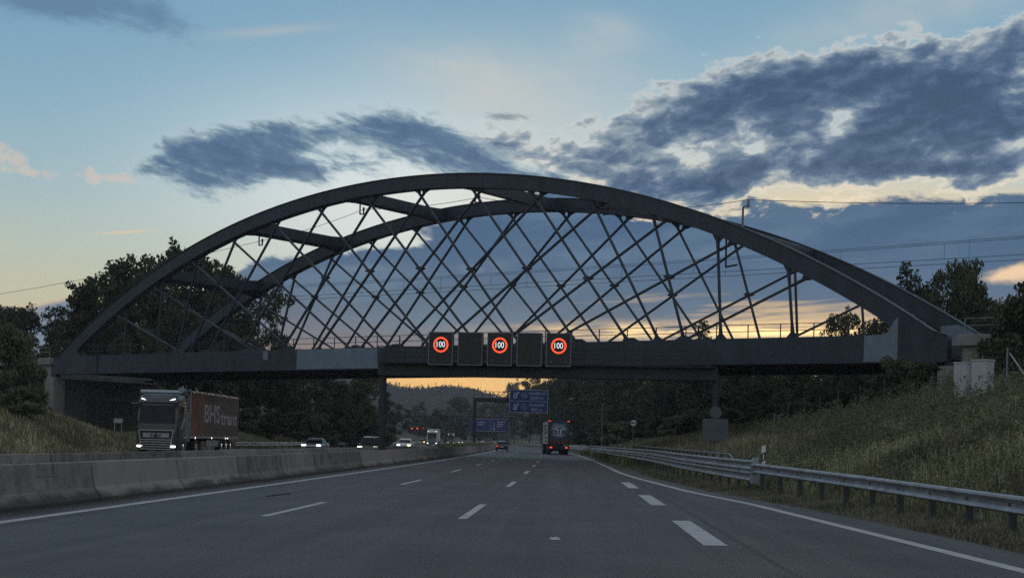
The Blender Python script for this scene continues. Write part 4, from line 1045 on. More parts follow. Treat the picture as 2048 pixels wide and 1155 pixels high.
def cabz(z):
    zs = [q[0] for q in CAB]; return [float(np.interp(z, zs, [q[i] for q in CAB])) for i in range(5)]
def lorry_cab(c, paint, detailed=True, lights='hl', text=None):
    rg = [ring_cab(*q) for q in CAB]
    mb = MB(); mb.loft(rg, True, True); body = mb.build('cab', paint, c, smooth=True)
    def skin(nm, z0, z1, i0, i1, m, outp=.014, nz_=6, par=c, tr=None):
        mb = MB(); rr = []
        for k in range(nz_ + 1):
            z = z0 + (z1 - z0) * k / nz_; q = cabz(z); ring = ring_cab(z, q[1], q[2], q[3], q[4])
            pts = [Vector(p) for p in ring[i0:i1 + 1]]
            if tr is not None: s = tr(z); pts = [Vector((p.x * s, p.y, p.z)) for p in pts]
            cc = Vector((0, -1.2, z)); o1 = [p + (p - cc).normalized() * outp for p in pts]; o0 = [p + (p - cc).normalized() * -.03 for p in pts]
            rr.append(o1 + list(reversed(o0)))
        mb.loft(rr, True, True); return mb.build(nm, m, par, smooth=True)
    skin('windscreen', 1.93, 3.02, 3, 7, M['glass'])
    skin('dash_band', 1.62, 1.90, 3, 7, M['dark_paint'], .012)
    g_ = skin('grille', .36, 1.60, 4, 6, M['panel_black'], .012, 4, c, lambda z: .95 + .16 * (z - .4))
    mb = MB()
    for z in (.42, .56, .70, .84, .98, 1.54):
        q = cabz(z); w_ = (.98 + .14 * (z - .4)) * (q[2] - .34)
        mb.bar((-w_, q[1] + .025, z), (w_, q[1] + .025, z), .05, .045)
    for s in (-1, 1): mb.bar((s * .84, .045, .40), (s * 1.02, .05, 1.53), .05, .06)
    mb.build('grille_bar', M['chrome'], g_)
    mb = MB(); mb.cbox(-.78, .78, .02, .062, 1.10, 1.36, .012); mb.build('badge_band', M['silver_paint'], g_)
    if text: lettering('badge_lettering', text, .24, M['letter_dk'], g_, (0, .066, 1.225), (R(90), 0, PI), 1.5, .006, bold=.006)
    for s in (-1, 1):
        mb = MB(); mb.cbox(s * .98 - .16, s * .98 + .16, -.12, .05, .53, .64, .04); mb.build('headlight', M[lights], c)
        mb = MB(); mb.hexa([(s * .72, -.30, 3.30), (s * 1.0, -.40, 3.36), (s * 1.0, -.3, 3.36), (s * .72, -.20, 3.30), (s * .72, -.32, 3.36), (s * 1.0, -.42, 3.43), (s * 1.0, -.33, 3.43), (s * .72, -.24, 3.36)]); mb.build('roof_lamp', M['hl_dim'], c)
        mb = MB(); x = s * 1.262
        mb.prism([(-.62, 2.0), (-1.45, 2.15), (-1.45, 2.95), (-.75, 2.95)], lambda a, b: (s * 1.20, a, b), lambda a, b: (s * 1.258, a, b)); mb.build('side_window', M['glass'], c)
        mb = MB(); mb.bar((s * 1.2, -.42, 3.12), (s * 1.62, -.34, 3.10), .09, .07); mb.build('camera_arm', M['slate_paint'], c)
        mb = MB(); mb.tube([(s * 1.262, -.75, 1.62), (s * 1.275, -1.0, 1.78), (s * 1.275, -1.5, 2.3)], .022, 6); mb.build('door_trim', M['chrome'], c)
        mb = MB(); mb.prism([(-2.26, .9), (-2.95, .9), (-2.95, 3.8), (-2.26, 3.62)], lambda a, b: (s * 1.20, a, b), lambda a, b: (s * 1.245, a, b)); mb.build('side_fairing', paint, c)
        mb = MB(); mb.cbox(s * 1.1 - .14, s * 1.1 + .14, -1.95, -.75, .42, .98, .05); mb.build('step_panel', paint, c)
        wheel(c, s * 1.09, -1.35, .5, .32); wheel(c, s * 1.0, -4.6, .5, .5)
    mb = MB(); mb.loft([[(-1.05, -.9, 3.64), (1.05, -.9, 3.64), (1.05, -.9, 3.66), (-1.05, -.9, 3.66)], [(-1.12, -1.5, 3.62), (1.12, -1.5, 3.62), (1.10, -1.5, 3.86), (-1.10, -1.5, 3.86)], [(-1.18, -2.6, 3.62), (1.18, -2.6, 3.62), (1.16, -2.6, 3.95), (-1.16, -2.6, 3.95)]]); mb.build('roof_deflector', paint, c, smooth=True)
    mb = MB(); mb.tube([(-1.16, -.72, 3.80), (1.16, -.72, 3.80)], .13, 14); 
    for x in (-.7, .7): mb.bar((x, -.75, 3.6), (x, -.75, 3.75), .06)
    mb.build('roof_light_bar', M['silver_paint'], c, smooth=True)
    mb = MB(); mb.box(-.45, .45, -5.6, -2.3, .62, .95); mb.build('chassis', M['black'], c)
def trailer(c, y0, L, body, H=3.98, side=None):
    t = MB(); t.cbox(-1.26, 1.26, y0 - L, y0, 1.15, H, .03); tr = t.build('trailer', body, c)
    mb = MB()
    for s in (-1, 1):
        mb.bar((s * 1.262, y0 - L, H - .03), (s * 1.262, y0, H - .03), .04, .12); mb.bar((s * 1.266, y0 - L, 1.16), (s * 1.266, y0, 1.16), .03, .14)
        for y in (y0 - .03, y0 - L + .03): mb.bar((s * 1.262, y, 1.2), (s * 1.262, y, H - .1), .05)
    mb.build('trailer_rail', M['silver_paint'], tr)
    for s in (-1, 1):
        for k in range(3): wheel(c, s * 1.06, y0 - L + 2.2 + k * 1.31, .5, .36)
        mb = MB(); mb.cbox(s * 1.12 - .05, s * 1.12 + .05, y0 - 8.2, y0 - 4.6, .55, 1.0, .03); mb.build('side_guard', M['silver_paint'], c)
    mb = MB(); mb.box(-.5, .5, y0 - L + .1, y0 - 1.5, .9, 1.149); mb.build('trailer_chassis', M['black'], c)
    return tr
# oncoming curtain-sider
lx = on(312, 82.5); c = thing('articulated_lorry', lx, 'large dark oncoming lorry with lit headlights and a red and black curtain sided trailer', 'lorry', oncoming(90) + R(.6))
lorry_cab(c, M['cab_paint'], True, 'hl', 'DAF')
tr = trailer(c, -2.95, 13.4, M['curtain'])
yA = -2.95
mb = MB(); mb.box(-1.272, -1.2605, yA - 3.5, yA - .06, 1.24, 3.88); 
sgn_side = 1
# the side the camera sees is the driver's (left) side: local -x once turned round
mb = MB(); mb.box(-1.272, -1.2605, yA - 3.5, yA - .06, 1.24, 3.88); o = mb.build('red_curtain', M['curtain_red'], tr); o['label'] = 'red front section of the curtain'
mb = MB(); mb.prism([(yA - .9, 3.3), (yA - 1.9, 3.5), (yA - 2.2, 2.2), (yA - 2.6, 1.6), (yA - 1.9, 1.8), (yA - 1.2, 2.4)], lambda a, b: (-1.2755, a, b), lambda a, b: (-1.2725, a, b)); mb.build('dark_print', M['curtain_blk'], tr)
lettering('trailer_lettering', 'BHS', 1.62, M['letter'], tr, (-1.266, yA - 5.65, 2.62), (R(90), 0, R(-90)), 1, .01, bold=.03, fit=4.2)
lettering('trailer_lettering', 'trans', 1.30, M['letter'], tr, (-1.266, yA - 10.5, 2.42), (R(90), 0, R(-90)), 1, .01, bold=.03, fit=5.0)
mb = MB()
for i in range(26): y = yA - .3 - i * .5; mb.box(-1.285, -1.27, y - .03, y + .03, 1.10, 1.36)
mb.build('curtain_buckle', M['chrome'], tr)
for y in (-4.2, -8.5, -12.5, -13.1):
    mb = MB(); mb.tube([(-1.285, y, 1.12), (-1.30, y, 1.12)], .05, 8); mb.build('marker_lamp', M['hl_dim'], tr)
# white oncoming lorry
Y = 330; c = thing('articulated_lorry', on(864, Y), 'white oncoming lorry with pale roof lights, behind the white car', 'lorry', oncoming(Y))
lorry_cab(c, M['white_paint'], True, 'hl'); trailer(c, -2.95, 13.4, M['white_paint'])
Y = 500; c = thing('articulated_lorry', on(902, Y), 'dark distant oncoming lorry with lit roof lamps near the bend', 'lorry', oncoming(Y))
lorry_cab(c, M['dark_paint'], True, 'hl_dim'); trailer(c, -2.95, 13.4, M['curtain'])
# lorry ahead with tea print
def rearlorry(name, loc, rz, label, back, side, lights=True, H=3.95):
    c = thing(name, loc, label, 'lorry', rz)
    L = 13.4
    rg = [ring_cab(*q) for q in CAB]; mb = MB(); mb.loft([[(p[0], p[1] + L + 3.0, p[2]) for p in r] for r in rg]); mb.build('cab', M['cab_paint'], c, smooth=True)
    mb = MB(); mb.cbox(-1.26, 1.26, 0.02, L, 1.12, H, .03); t = mb.build('trailer', M['dark_steel'] if lights else side, c)
    mb = MB(); mb.box(-1.2625, -1.2605, .15, L - .15, 1.25, H - .12); mb.box(1.2605, 1.2625, .15, L - .15, 1.25, H - .12); mb.build('side_panel', side, t)
    mb = MB(); mb.box(-1.2, -.008, -.02, .0195, 1.2, H - .1); mb.build('rear_door', back, t)
    mb = MB(); mb.box(.008, 1.2, -.02, .0195, 1.2, H - .1); mb.build('rear_door', back, t)
    for x in (-1.08, 1.08): mb = MB(); mb.tube([(x, -.045, 1.22), (x, -.045, H - .12)], .018, 6); mb.build('door_bar', M['dark_steel'], t)
    mb = MB(); mb.cbox(-1.24, 1.24, -.05, .1, .62, 1.06, .03); bm_ = mb.build('rear_bumper', M['dark_steel'], c)
    for s in (-1, 1):
        mb = MB(); mb.cbox(s * .90 - .14, s * .90 + .14, -.075, -.04, .76, .90, .02); mb.build('taillight', M['tl'] if lights else M['led_off'], c)
        if lights:
            mb = MB(); mb.cbox(s * 1.1 - .14, s * 1.1 + .14, -.045, -.0, H - .09, H - .01, .015); mb.build('marker_lamp', M['tl'], c)
        for k in range(3): wheel(c, s * 1.02, 1.8 + k * 1.31, .5, .38, False)
        mb = MB(); mb.box(s * .95 - .28, s * .95 + .28, .95, .98, .25, .75); mb.build('mud_flap', M['black'], c)
        wheel(c, s * 1.05, L + 1.6, .5, .32, False); wheel(c, s * 1.0, L - 1.4, .5, .5, False)
    mb = MB(); mb.box(-.5, .5, .2, L, .85, 1.119); mb.build('chassis', M['black'], c)
    return c, t
M['tea_blue'] = None
def tea_mat():
    m = bpy.data.materials.new('tea_print'); m.use_nodes = True; T = NT(m.node_tree); b = T.n['Principled BSDF']; b.inputs['Roughness'].default_value = .5
    tc = T.new('ShaderNodeTexCoord'); sp = T.new('ShaderNodeSeparateXYZ'); T.l.new(tc.outputs['Object'], sp.inputs[0])
    x, z = Ex(T, sp.outputs[0]), Ex(T, sp.outputs[2])
    d = T.math('POWER', x * .9, 2.0) + T.math('POWER', (z - 2.75) * 1.3, 2.0)
    n = T.noise(tc.outputs['Object'], 2.4, 5, .6)
    c = T.ramp(d * .7 + (n - .5) * .4, [(0, (.62, .68, .74)), (.3, (.30, .38, .48)), (.75, (.04, .06, .11))])
    low = T.step(z + (n - .5) * .9, 2.05, 1.6)
    c = T.mix(low * .9, c, T.ramp(n, [(.35, (.03, .02, .015)), (.65, (.16, .055, .03))]))
    ice = T.step(T.math('ABSOLUTE', z - 3.45 + (n - .5) * .5), .22, .1) * T.step(T.math('ABSOLUTE', x), .9, .6)
    c = T.mix(ice * .6, c, (.30, .34, .32))
    T.l.new(c, b.inputs['Base Color']); return m
M['tea_blue'] = tea_mat()
Y = 163; c, t = rearlorry('articulated_lorry', on(1117.5, Y), R(1.3), 'lorry ahead in the right lane with an iced tea print on its blue rear doors', M['tea_blue'], M['white_paint'])
lettering('door_lettering', 'iceTea', 1.0, M['letter_dk'], t, (0, -.024, 2.72), FACE, 1, .012, bold=.02, fit=1.95)
mb = MB()
for i, (z0, z1) in enumerate(((3.3, 3.5), (2.9, 3.1), (2.4, 2.75), (1.9, 2.05), (1.5, 1.65))):
    mb.box(-1.2665, -1.2630, 2.0, 11.5 - i, z0, z1)
mb.build('side_print', M['letter_dk'], t)
Y = 380; c, t = rearlorry('box_lorry', on(1006, Y), -hd(Y), 'plain grey box lorry ahead of the black hatchback', M['sign_back'], M['sign_back'], False, 3.5)
#@@V1
# ------------------------------------------------------------------ vegetation
def quads_mesh(name, C, U, V, m):
    n = len(C); co = np.empty((n, 4, 3)); co[:, 0] = C - U; co[:, 1] = C - V * .55; co[:, 2] = C + U; co[:, 3] = C + V * .55
    me = bpy.data.meshes.new(name); me.vertices.add(4 * n); me.vertices.foreach_set('co', co.reshape(-1))
    me.loops.add(4 * n); me.loops.foreach_set('vertex_index', np.arange(4 * n)); me.polygons.add(n)
    me.polygons.foreach_set('loop_start', np.arange(0, 4 * n, 4)); me.polygons.foreach_set('loop_total', np.full(n, 4))
    me.update(); me.validate(); me.materials.append(m); return me
def unit(rng, n):
    v = rng.normal(size=(n, 3)); return v / np.linalg.norm(v, axis=1)[:, None]
def make_tree(seed, kind='broad', H=10.0, n=7000, leaf=.20, lm='leaf_a'):
    rng = np.random.default_rng(seed); tm = MB()
    cl = []                                   # clump centre, radius
    th = H * (.95 if kind in ('spire', 'birch') else .62)
    lean = rng.normal(size=2) * .25
    tp = [Vector((lean[0] * (k / 6) ** 2, lean[1] * (k / 6) ** 2, -.4 + (th + .4) * k / 6)) for k in range(7)]
    r0 = .17 if kind != 'bush' else .06
    if kind != 'bush': tm.tube(tp, [r0 * (1 - .8 * k / 6) for k in range(7)], 8)
    nb = {'broad': 26, 'tall': 24, 'birch': 26, 'spire': 22, 'bush': 18}[kind]
    for i in range(nb):
        a = rng.uniform(0, 2 * math.pi); q = (i + rng.uniform(0, 1)) / nb
        if kind == 'broad':
            h = H * (.22 + .74 * q); rad = H * .36 * math.sin(math.pi * min(1, .22 + .74 * (1 - q) ** .9)) * rng.uniform(.45, 1.1); cr = H * rng.uniform(.05, .11)
        elif kind == 'tall':
            h = H * (.15 + .82 * q); rad = H * .22 * (1 - q * .75) * rng.uniform(.4, 1.15); cr = H * rng.uniform(.06, .10)
        elif kind == 'birch':
            h = H * (.25 + .72 * q); rad = H * .27 * math.sin(math.pi * (.15 + .72 * (1 - q))) * rng.uniform(.5, 1.15); cr = H * rng.uniform(.06, .10)
        elif kind == 'spire':
            h = H * (.06 + .92 * q); rad = H * .15 * (1 - q) ** .8 * rng.uniform(.5, 1.2); cr = H * (.03 + .07 * (1 - q))
        else:
            h = H * (.12 + .72 * rng.uniform(0, 1) ** .8); rad = H * .55 * math.sqrt(max(.05, 1 - (h / H) ** 1.5)) * rng.uniform(.1, 1.0); cr = H * rng.uniform(.12, .2)
        c = np.array([rad * math.cos(a), rad * math.sin(a), h])
        cl.append((c, cr))
        if kind != 'bush':
            k = min(5, max(1, int(6 * (h - .12 * H) / th))) ; b = tp[k] if kind not in ('broad',) else tp[min(4, max(2, int(q * 4) + 1))]
            mid = Vector(b).lerp(Vector(c), .55) + Vector((0, 0, -.04 * H))
            tm.tube([b, mid, Vector(c)], [.06, .04, .015], 5)
        else: tm.tube([(0, 0, -.3), Vector(c) * .6, Vector(c)], [.06, .04, .015], 5)
        for _ in range(2):                    # side twigs with their own smaller clumps
            d = unit(rng, 1)[0] * cr * rng.uniform(1.0, 1.8); cl.append((c + d * np.array([1, 1, .7]), cr * rng.uniform(.4, .75)))
    wts = np.array([r ** 2 for _, r in cl]); wts /= wts.sum(); idx = rng.choice(len(cl), n, p=wts)
    C0 = np.array([c for c, _ in cl])[idx]; R0 = np.array([r for _, r in cl])[idx]
    d = unit(rng, n) * (rng.uniform(0, 1, n) ** .45)[:, None] * R0[:, None] * 1.1
    d[:, 2] *= .75
    C = C0 + d
    if kind == 'birch': C[:, 2] -= rng.exponential(.06 * H, n) * (rng.uniform(0, 1, n) < .45)
    C[:, 2] = np.maximum(C[:, 2], .02 * H)
    U = unit(rng, n); W = unit(rng, n); V = np.cross(U, W); V /= np.linalg.norm(V, axis=1)[:, None]
    s = leaf * rng.uniform(.55, 1.25, n)[:, None]
    if kind == 'birch': U[:, 2] = -np.abs(U[:, 2]) - .8; U /= np.linalg.norm(U, axis=1)[:, None]; V = np.cross(U, W); V /= np.linalg.norm(V, axis=1)[:, None]
    cm = quads_mesh('crown', C, U * s, V * s, M[lm])
    t = tm.build('trunk', M['trunk']); tme = t.data; bpy.data.objects.remove(t)
    top = C[:, 2].max(); return tme, cm, top
TREES = {
    'broad': [make_tree(11, 'broad', 10, 7500, .17, 'leaf_a'), make_tree(12, 'broad', 10, 7000, .18, 'leaf_d'), make_tree(13, 'broad', 10, 7500, .17, 'leaf_b')],
    'tall': [make_tree(21, 'tall', 10, 6500, .17, 'leaf_a'), make_tree(22, 'tall', 10, 6000, .18, 'leaf_d')],
    'birch': [make_tree(31, 'birch', 10, 9000, .15, 'leaf_a')],
    'spire': [make_tree(41, 'spire', 10, 4500, .15, 'leaf_d')],
    'bush': [make_tree(51, 'bush', 4, 7000, .13, 'leaf_c'), make_tree(52, 'bush', 4, 6500, .13, 'leaf_d'), make_tree(53, 'bush', 4, 6000, .14, 'leaf_a')]}
NAMES = {'broad': 'broadleaf_tree', 'tall': 'slender_tree', 'birch': 'birch_tree', 'spire': 'spruce_tree', 'bush': 'bush'}
def tree(px, py, Y, kind, var, label, group=None, ws=1.0, dz=0.0):
    q = P(px, py, Y); gz = ground_z(q.x, Y) + dz; tme, cme, top = TREES[kind][var % len(TREES[kind])]
    k = max(.15, (q.z - gz) / top)
    t = thing(NAMES[kind], (q.x, Y, gz), label, 'bush' if kind == 'bush' else 'tree', rnd.uniform(0, 6.28), group)
    t.scale = (k * ws, k * ws, k)
    for nm, me in (('trunk' if kind != 'bush' else 'stems', tme), ('crown' if kind != 'bush' else 'foliage', cme)):
        o = bpy.data.objects.new(nm, me); COL.objects.link(o); o.parent = t
    return t
GW_ = 'wood behind the left end of the bridge'
LW = 'dark broadleaf tree in the wood behind the left end of the arch'
for i, (px, py, Y, ws) in enumerate(((-25, 600, 185, 1), (15, 600, 188, .9), (58, 614, 180, .8), (98, 612, 192, .9), (140, 606, 186, .9), (212, 560, 180, .8), (300, 512, 176, .8), (420, 520, 182, .8), (470, 524, 178, .8), (505, 588, 172, .7), (545, 660, 176, .7), (575, 692, 185, .8), (120, 672, 168, .8), (205, 640, 168, .75), (270, 612, 166, .75), (345, 606, 166, .8), (415, 632, 166, .9), (475, 668, 166, .9), (30, 690, 165, .8), (80, 696, 170, .8))):
    tree(px, py, Y, 'broad', i, LW, GW_, ws)
tree(176, 568, 178, 'tall', 0, 'slim tree standing at the left end of the arch rib'); tree(240, 556, 184, 'tall', 1, 'dark slim tree just outside the lower left arch rib')
tree(330, 478, 173, 'broad', 0, 'tallest ragged broadleaf tree rising over the left arch rib', None, .95); tree(395, 505, 178, 'broad', 2, 'spreading broadleaf tree seen inside the left end of the arch', None, .9)
CW = 'dark tree in the wood beyond the oncoming lanes under the bridge'; CG = 'wood under the bridge beyond the oncoming lanes'
for i, (px, py, Y, ws, kd) in enumerate(((480, 730, 200, 1, 'broad'), (520, 712, 210, .9, 'broad'), (565, 716, 195, 1, 'broad'), (610, 712, 215, 1, 'broad'), (655, 722, 200, .9, 'tall'), (690, 716, 220, 1, 'broad'), (728, 735, 230, .9, 'broad'), (505, 770, 168, 1, 'broad'), (560, 760, 172, 1, 'broad'), (620, 766, 180, 1, 'broad'), (680, 760, 190, 1, 'tall'), (730, 775, 200, 1, 'broad'), (455, 740, 185, 1, 'broad'), (400, 745, 190, 1, 'broad'))):
    tree(px, py, Y, kd, i, CW, CG, ws)
for i, (px, py, Y) in enumerate(((500, 812, 158), (540, 825, 160), (585, 822, 165), (630, 828, 175), (675, 832, 190), (715, 835, 205), (745, 838, 220), (610, 858, 170), (660, 860, 185), (700, 862, 200), (570, 850, 165), (775, 848, 250), (735, 858, 230))):
    tree(px, py, Y, 'bush', i, 'low dark bush along the oncoming lanes beyond the bridge', 'bushes beyond the oncoming lanes', 1.2)
FW, FG = 'far dark tree between the road and the wooded hill', 'far trees in front of the hill'
for i, (px, py, Y, ws) in enumerate(((752, 790, 300, 1), (772, 812, 330, 1), (790, 806, 420, .9), (812, 814, 450, 1), (840, 812, 600, 1), (862, 816, 480, 1), (925, 806, 640, 1), (950, 812, 650, .9), (975, 806, 660, 1), (998, 800, 680, .9), (1012, 790, 700, .9), (880, 828, 600, 1.3), (905, 835, 640, 1.3), (930, 845, 700, 1.3), (850, 840, 560, 1.3), (820, 845, 480, 1.3), (960, 850, 700, 1.4), (990, 850, 720, 1.4), (1020, 845, 700, 1.4), (1045, 850, 690, 1.4))):
    tree(px, py, Y, 'broad', i, FW, FG, ws)
tree(892, 792, 640, 'broad', 2, 'rounded far tree rising above its neighbours before the hill', None, 1.5)
RW, RG = 'dark tree in the wood right of the road beyond the bridge', 'wood right of the road beyond the bridge'
for i, (px, py, Y, ws, kd) in enumerate(((1062, 754, 520, .8, 'broad'), (1085, 748, 470, .8, 'broad'), (1110, 742, 400, .7, 'broad'), (1135, 738, 345, .8, 'broad'), (1165, 728, 300, .8, 'broad'), (1195, 735, 270, .8, 'broad'), (1225, 728, 250, .8, 'tall'), (1255, 735, 225, .8, 'broad'), (1290, 722, 210, .8, 'broad'), (1325, 726, 195, .8, 'tall'), (1360, 716, 185, .8, 'broad'), (1400, 722, 175, .8, 'broad'), (1440, 715, 165, .8, 'broad'), (1480, 712, 155, .8, 'broad'), (1520, 715, 150, .8, 'broad'), (1560, 708, 145, .8, 'broad'), (1600, 706, 142, .8, 'broad'), (1640, 700, 140, .9, 'broad'), (1090, 775, 480, 1.1, 'broad'), (1150, 770, 330, 1, 'broad'), (1210, 775, 255, 1, 'broad'), (1270, 770, 215, 1, 'broad'), (1330, 765, 185, 1, 'broad'), (1390, 768, 165, 1, 'broad'), (1450, 760, 150, 1, 'broad'), (1510, 755, 140, 1, 'broad'), (1580, 750, 130, 1, 'broad'), (1650, 745, 124, 1, 'broad'), (1720, 740, 120, 1, 'broad'), (1790, 735, 118, 1, 'broad'))):
    tree(px, py, Y, kd, i, RW, RG, ws)
for i, (px, py, Y) in enumerate(((1180, 740, 420), (1215, 735, 400), (1245, 730, 380), (1275, 728, 360), (1310, 726, 340), (1345, 722, 320), (1385, 720, 300), (1425, 715, 280), (1465, 715, 270), (1505, 712, 260), (1550, 708, 250), (1600, 705, 240), (1650, 700, 230), (1700, 700, 220), (1300, 750, 250), (1350, 750, 240), (1400, 748, 230), (1450, 745, 220), (1500, 745, 210), (1550, 740, 200), (1600, 738, 190))):
    tree(px, py, Y, 'broad', i, RW, RG, 1.25)
tree(1032, 756, 640, 'broad', 0, 'tall tree against the orange sky in the gap left of the exit board', None, .6)
for i, (px, py, Y) in enumerate(((1180, 850, 240), (1215, 842, 205), (1250, 840, 185), (1285, 836, 170), (1320, 832, 155), (1355, 828, 145), (1390, 822, 135), (1425, 818, 128), (1465, 815, 122), (1505, 812, 118), (1545, 808, 115), (1590, 800, 112), (1635, 790, 110), (1680, 780, 108), (1725, 772, 106), (1770, 765, 104), (1815, 760, 103), (1850, 755, 102), (1130, 860, 330), (1100, 862, 430), (1145, 866, 300))):
    tree(px, py, Y, 'bush', i + 1, 'dark bush in the hedge below the right half of the bridge', 'hedge below the right half of the bridge', 1.35)
tree(1407, 642, 150, 'spire', 0, 'small pointed tree tip showing above the bridge deck', None, 1.6)
RT, RTG = 'dark tree in the row behind the right arch foot', 'trees behind the right arch foot'
for i, (px, py, Y, ws) in enumerate(((1690, 610, 136, .6), (1728, 622, 138, .6), (1765, 640, 140, .7), (1800, 640, 138, .7), (1850, 585, 132, .6), (1985, 565, 128, .6), (2030, 572, 126, .6), (2085, 560, 124, .7), (1890, 600, 134, .8), (1950, 600, 132, .8), (2010, 610, 118, .9))):
    tree(px, py, Y, 'broad', i, RT, RTG, ws)
tree(1812, 524, 132, 'spire', 0, 'pointed narrow tree just above the right arch rib', None, 1.2); tree(1842, 552, 134, 'tall', 1, 'slim tree between the pointed one and the birch', None, .7)
tree(1930, 514, 130, 'birch', 0, 'large drooping birch rising above the right arch foot', None, .75)
tree(2034, 588, 78, 'bush', 1, 'big dark bush beside the right abutment, behind the cabinets', None, .62); tree(2075, 560, 72, 'bush', 2, 'big dark bush at the right edge behind the fence post', None, 1.0)
tree(1800, 712, 83, 'bush', 0, 'leafy shrub in front of the right arch foot'); tree(1842, 724, 82, 'bush', 2, 'lower shrub beside the leafy one at the arch foot'); tree(1765, 745, 84, 'bush', 1, 'small dark shrub left of the leafy one under the girder')
tree(1858, 768, 80, 'bush', 0, 'pale low shrub below the right abutment wall', None, 1.2)
tree(18, 640, 96, 'bush', 0, 'tall pale green shrub at the left edge before the bridge', None, .62); tree(58, 705, 100, 'bush', 2, 'medium shrub covering part of the left wing wall', None, .62); tree(-45, 660, 92, 'bush', 0, 'pale green shrub cut by the left edge', None, .8)
tree(40, 770, 88, 'bush', 0, 'low shrub at the top of the left grass bank', None, 1.5); tree(84, 800, 104, 'bush', 1, 'dark low shrub at the foot of the left wing wall', None, 1.3)
# grass and weeds
def blades(name, pts, hs, m, lean=.35, wd=.02, seed=1, leafy=0.0):
    rng = np.random.default_rng(seed); n = len(pts); a = rng.uniform(0, 2 * math.pi, n); d = np.stack([np.cos(a), np.sin(a), np.zeros(n)], 1)
    sd = np.stack([-d[:, 1], d[:, 0], d[:, 2]], 1); up = np.array([0, 0, 1.0]); h = hs[:, None]; ln = (rng.uniform(.1, 1, n) * lean)[:, None]
    w_ = wd * rng.uniform(.6, 1.4, n)[:, None]
    v = np.empty((n, 5, 3)); v[:, 0] = pts - sd * w_; v[:, 1] = pts + sd * w_
    mid = pts + up * h * .6 + d * h * ln * .35; v[:, 2] = mid + sd * w_ * .8; v[:, 3] = mid - sd * w_ * .8; v[:, 4] = pts + up * h * (1 - ln * .3) + d * h * ln
    me = bpy.data.meshes.new(name); me.vertices.add(5 * n); me.vertices.foreach_set('co', v.reshape(-1))
    b = np.arange(n)[:, None] * 5; li = np.concatenate([b + np.array([[0, 1, 2, 3]]), b + np.array([[3, 2, 4]])], 1).reshape(-1)
    me.loops.add(7 * n); me.loops.foreach_set('vertex_index', li); me.polygons.add(2 * n)
    ls = np.stack([np.arange(n) * 7, np.arange(n) * 7 + 4], 1).reshape(-1); lt = np.tile([4, 3], n)
    me.polygons.foreach_set('loop_start', ls); me.polygons.foreach_set('loop_total', lt); me.update(); me.validate(); me.materials.append(m)
    o = bpy.data.objects.new(name, me); COL.objects.link(o); return o
def scatter(n, Ya, Yb, oa, ob, seed, ypow=1.0, patch=0.0):
    rng = np.random.default_rng(seed); out_ = []
    while len(out_) < n:
        Y = Ya + (Yb - Ya) * rng.uniform() ** ypow; lo, hi = oa(Y) if callable(oa) else oa, ob(Y) if callable(ob) else ob
        o = rng.uniform(lo, hi); X = X2(Y) + o
        if patch and .5 + .5 * bump2(X * 1.7 + 9, Y * 1.7) < rng.uniform() * patch: continue
        out_.append((X, Y, ground_z(X, Y) - .03))
    return np.array(out_)
rg_ = np.random.default_rng(3)
def ground_cover(name, parts, label=None):
    for k, (pts, hs, m, lean, wd, seed) in enumerate(parts):
        o = blades(name, pts, hs, m, lean, wd, seed); tag(o, kind='stuff')
ground_cover('slope_grass', [
    (scatter(110000, 12, 88, lambda Y: rail_o(Y) + .4, lambda Y: rail_o(Y) + 24, 1, 1.2), rg_.uniform(.12, .42, 110000), M['grass'], 1.15, .014, 1),
    (scatter(30000, 12, 86, lambda Y: rail_o(Y) + .3, lambda Y: rail_o(Y) + 24, 2, 1.2, .8), rg_.uniform(.25, .75, 30000), M['grass_dry'], .8, .008, 2),
    (scatter(16000, 86, 175, lambda Y: rail_o(Y) - .8, lambda Y: rail_o(Y) + 12, 21), rg_.uniform(.3, .8, 16000), M['grass'], .5, .03, 21),
    (scatter(9000, 60, 150, lambda Y: rail_o(Y) + .6, lambda Y: rail_o(Y) + 6, 22), rg_.uniform(.4, 1.0, 9000), M['grass_dry'], .5, .02, 22)])
ground_cover('verge_grass', [
    (scatter(24000, 10, 60, lambda Y: rail_o(Y) - 1.25, lambda Y: rail_o(Y) + .9, 3, 1.5), rg_.uniform(.03, .14, 24000), M['verge'], 1.3, .008, 3),
    (scatter(9000, 10, 110, lambda Y: rail_o(Y) - 1.1, lambda Y: rail_o(Y) + .8, 4, 1.3, .8), rg_.uniform(.04, .22, 9000), M['verge_green'], .9, .010, 4)])
# broad-leaved weeds on the slope
def weeds(name, pts, hmin, hmax, m, seed, per=26, lf=.05):
    pts = pts[~((np.abs(pts[:, 0] - 21.6) < 2.0) & (pts[:, 1] > 50) & (pts[:, 1] < 66))]
    rng = np.random.default_rng(seed); n = len(pts); h = rng.uniform(hmin, hmax, n); idx = np.repeat(np.arange(n), per)
    t = rng.uniform(.1, 1, n * per); C = pts[idx].copy(); C[:, 2] += h[idx] * t
    sp_ = (h[idx] * .22 * (1.15 - t))[:, None]; C[:, :2] += rng.normal(size=(n * per, 2)) * sp_
    U = unit(rng, n * per); U[:, 2] = np.abs(U[:, 2]) * .6; W = unit(rng, n * per); V = np.cross(U, W); V /= np.linalg.norm(V, axis=1)[:, None] + 1e-6
    s = (lf * rng.uniform(.6, 1.5, n * per))[:, None]
    o = bpy.data.objects.new(name, quads_mesh(name, C, U * s, V * s, m)); COL.objects.link(o); return tag(o, kind='stuff')
weeds('slope_weeds', scatter(11000, 14, 88, lambda Y: rail_o(Y) + .9, lambda Y: rail_o(Y) + 24, 5, 1.1, .7), .15, .6, M['weed'], 5, 30, .042)
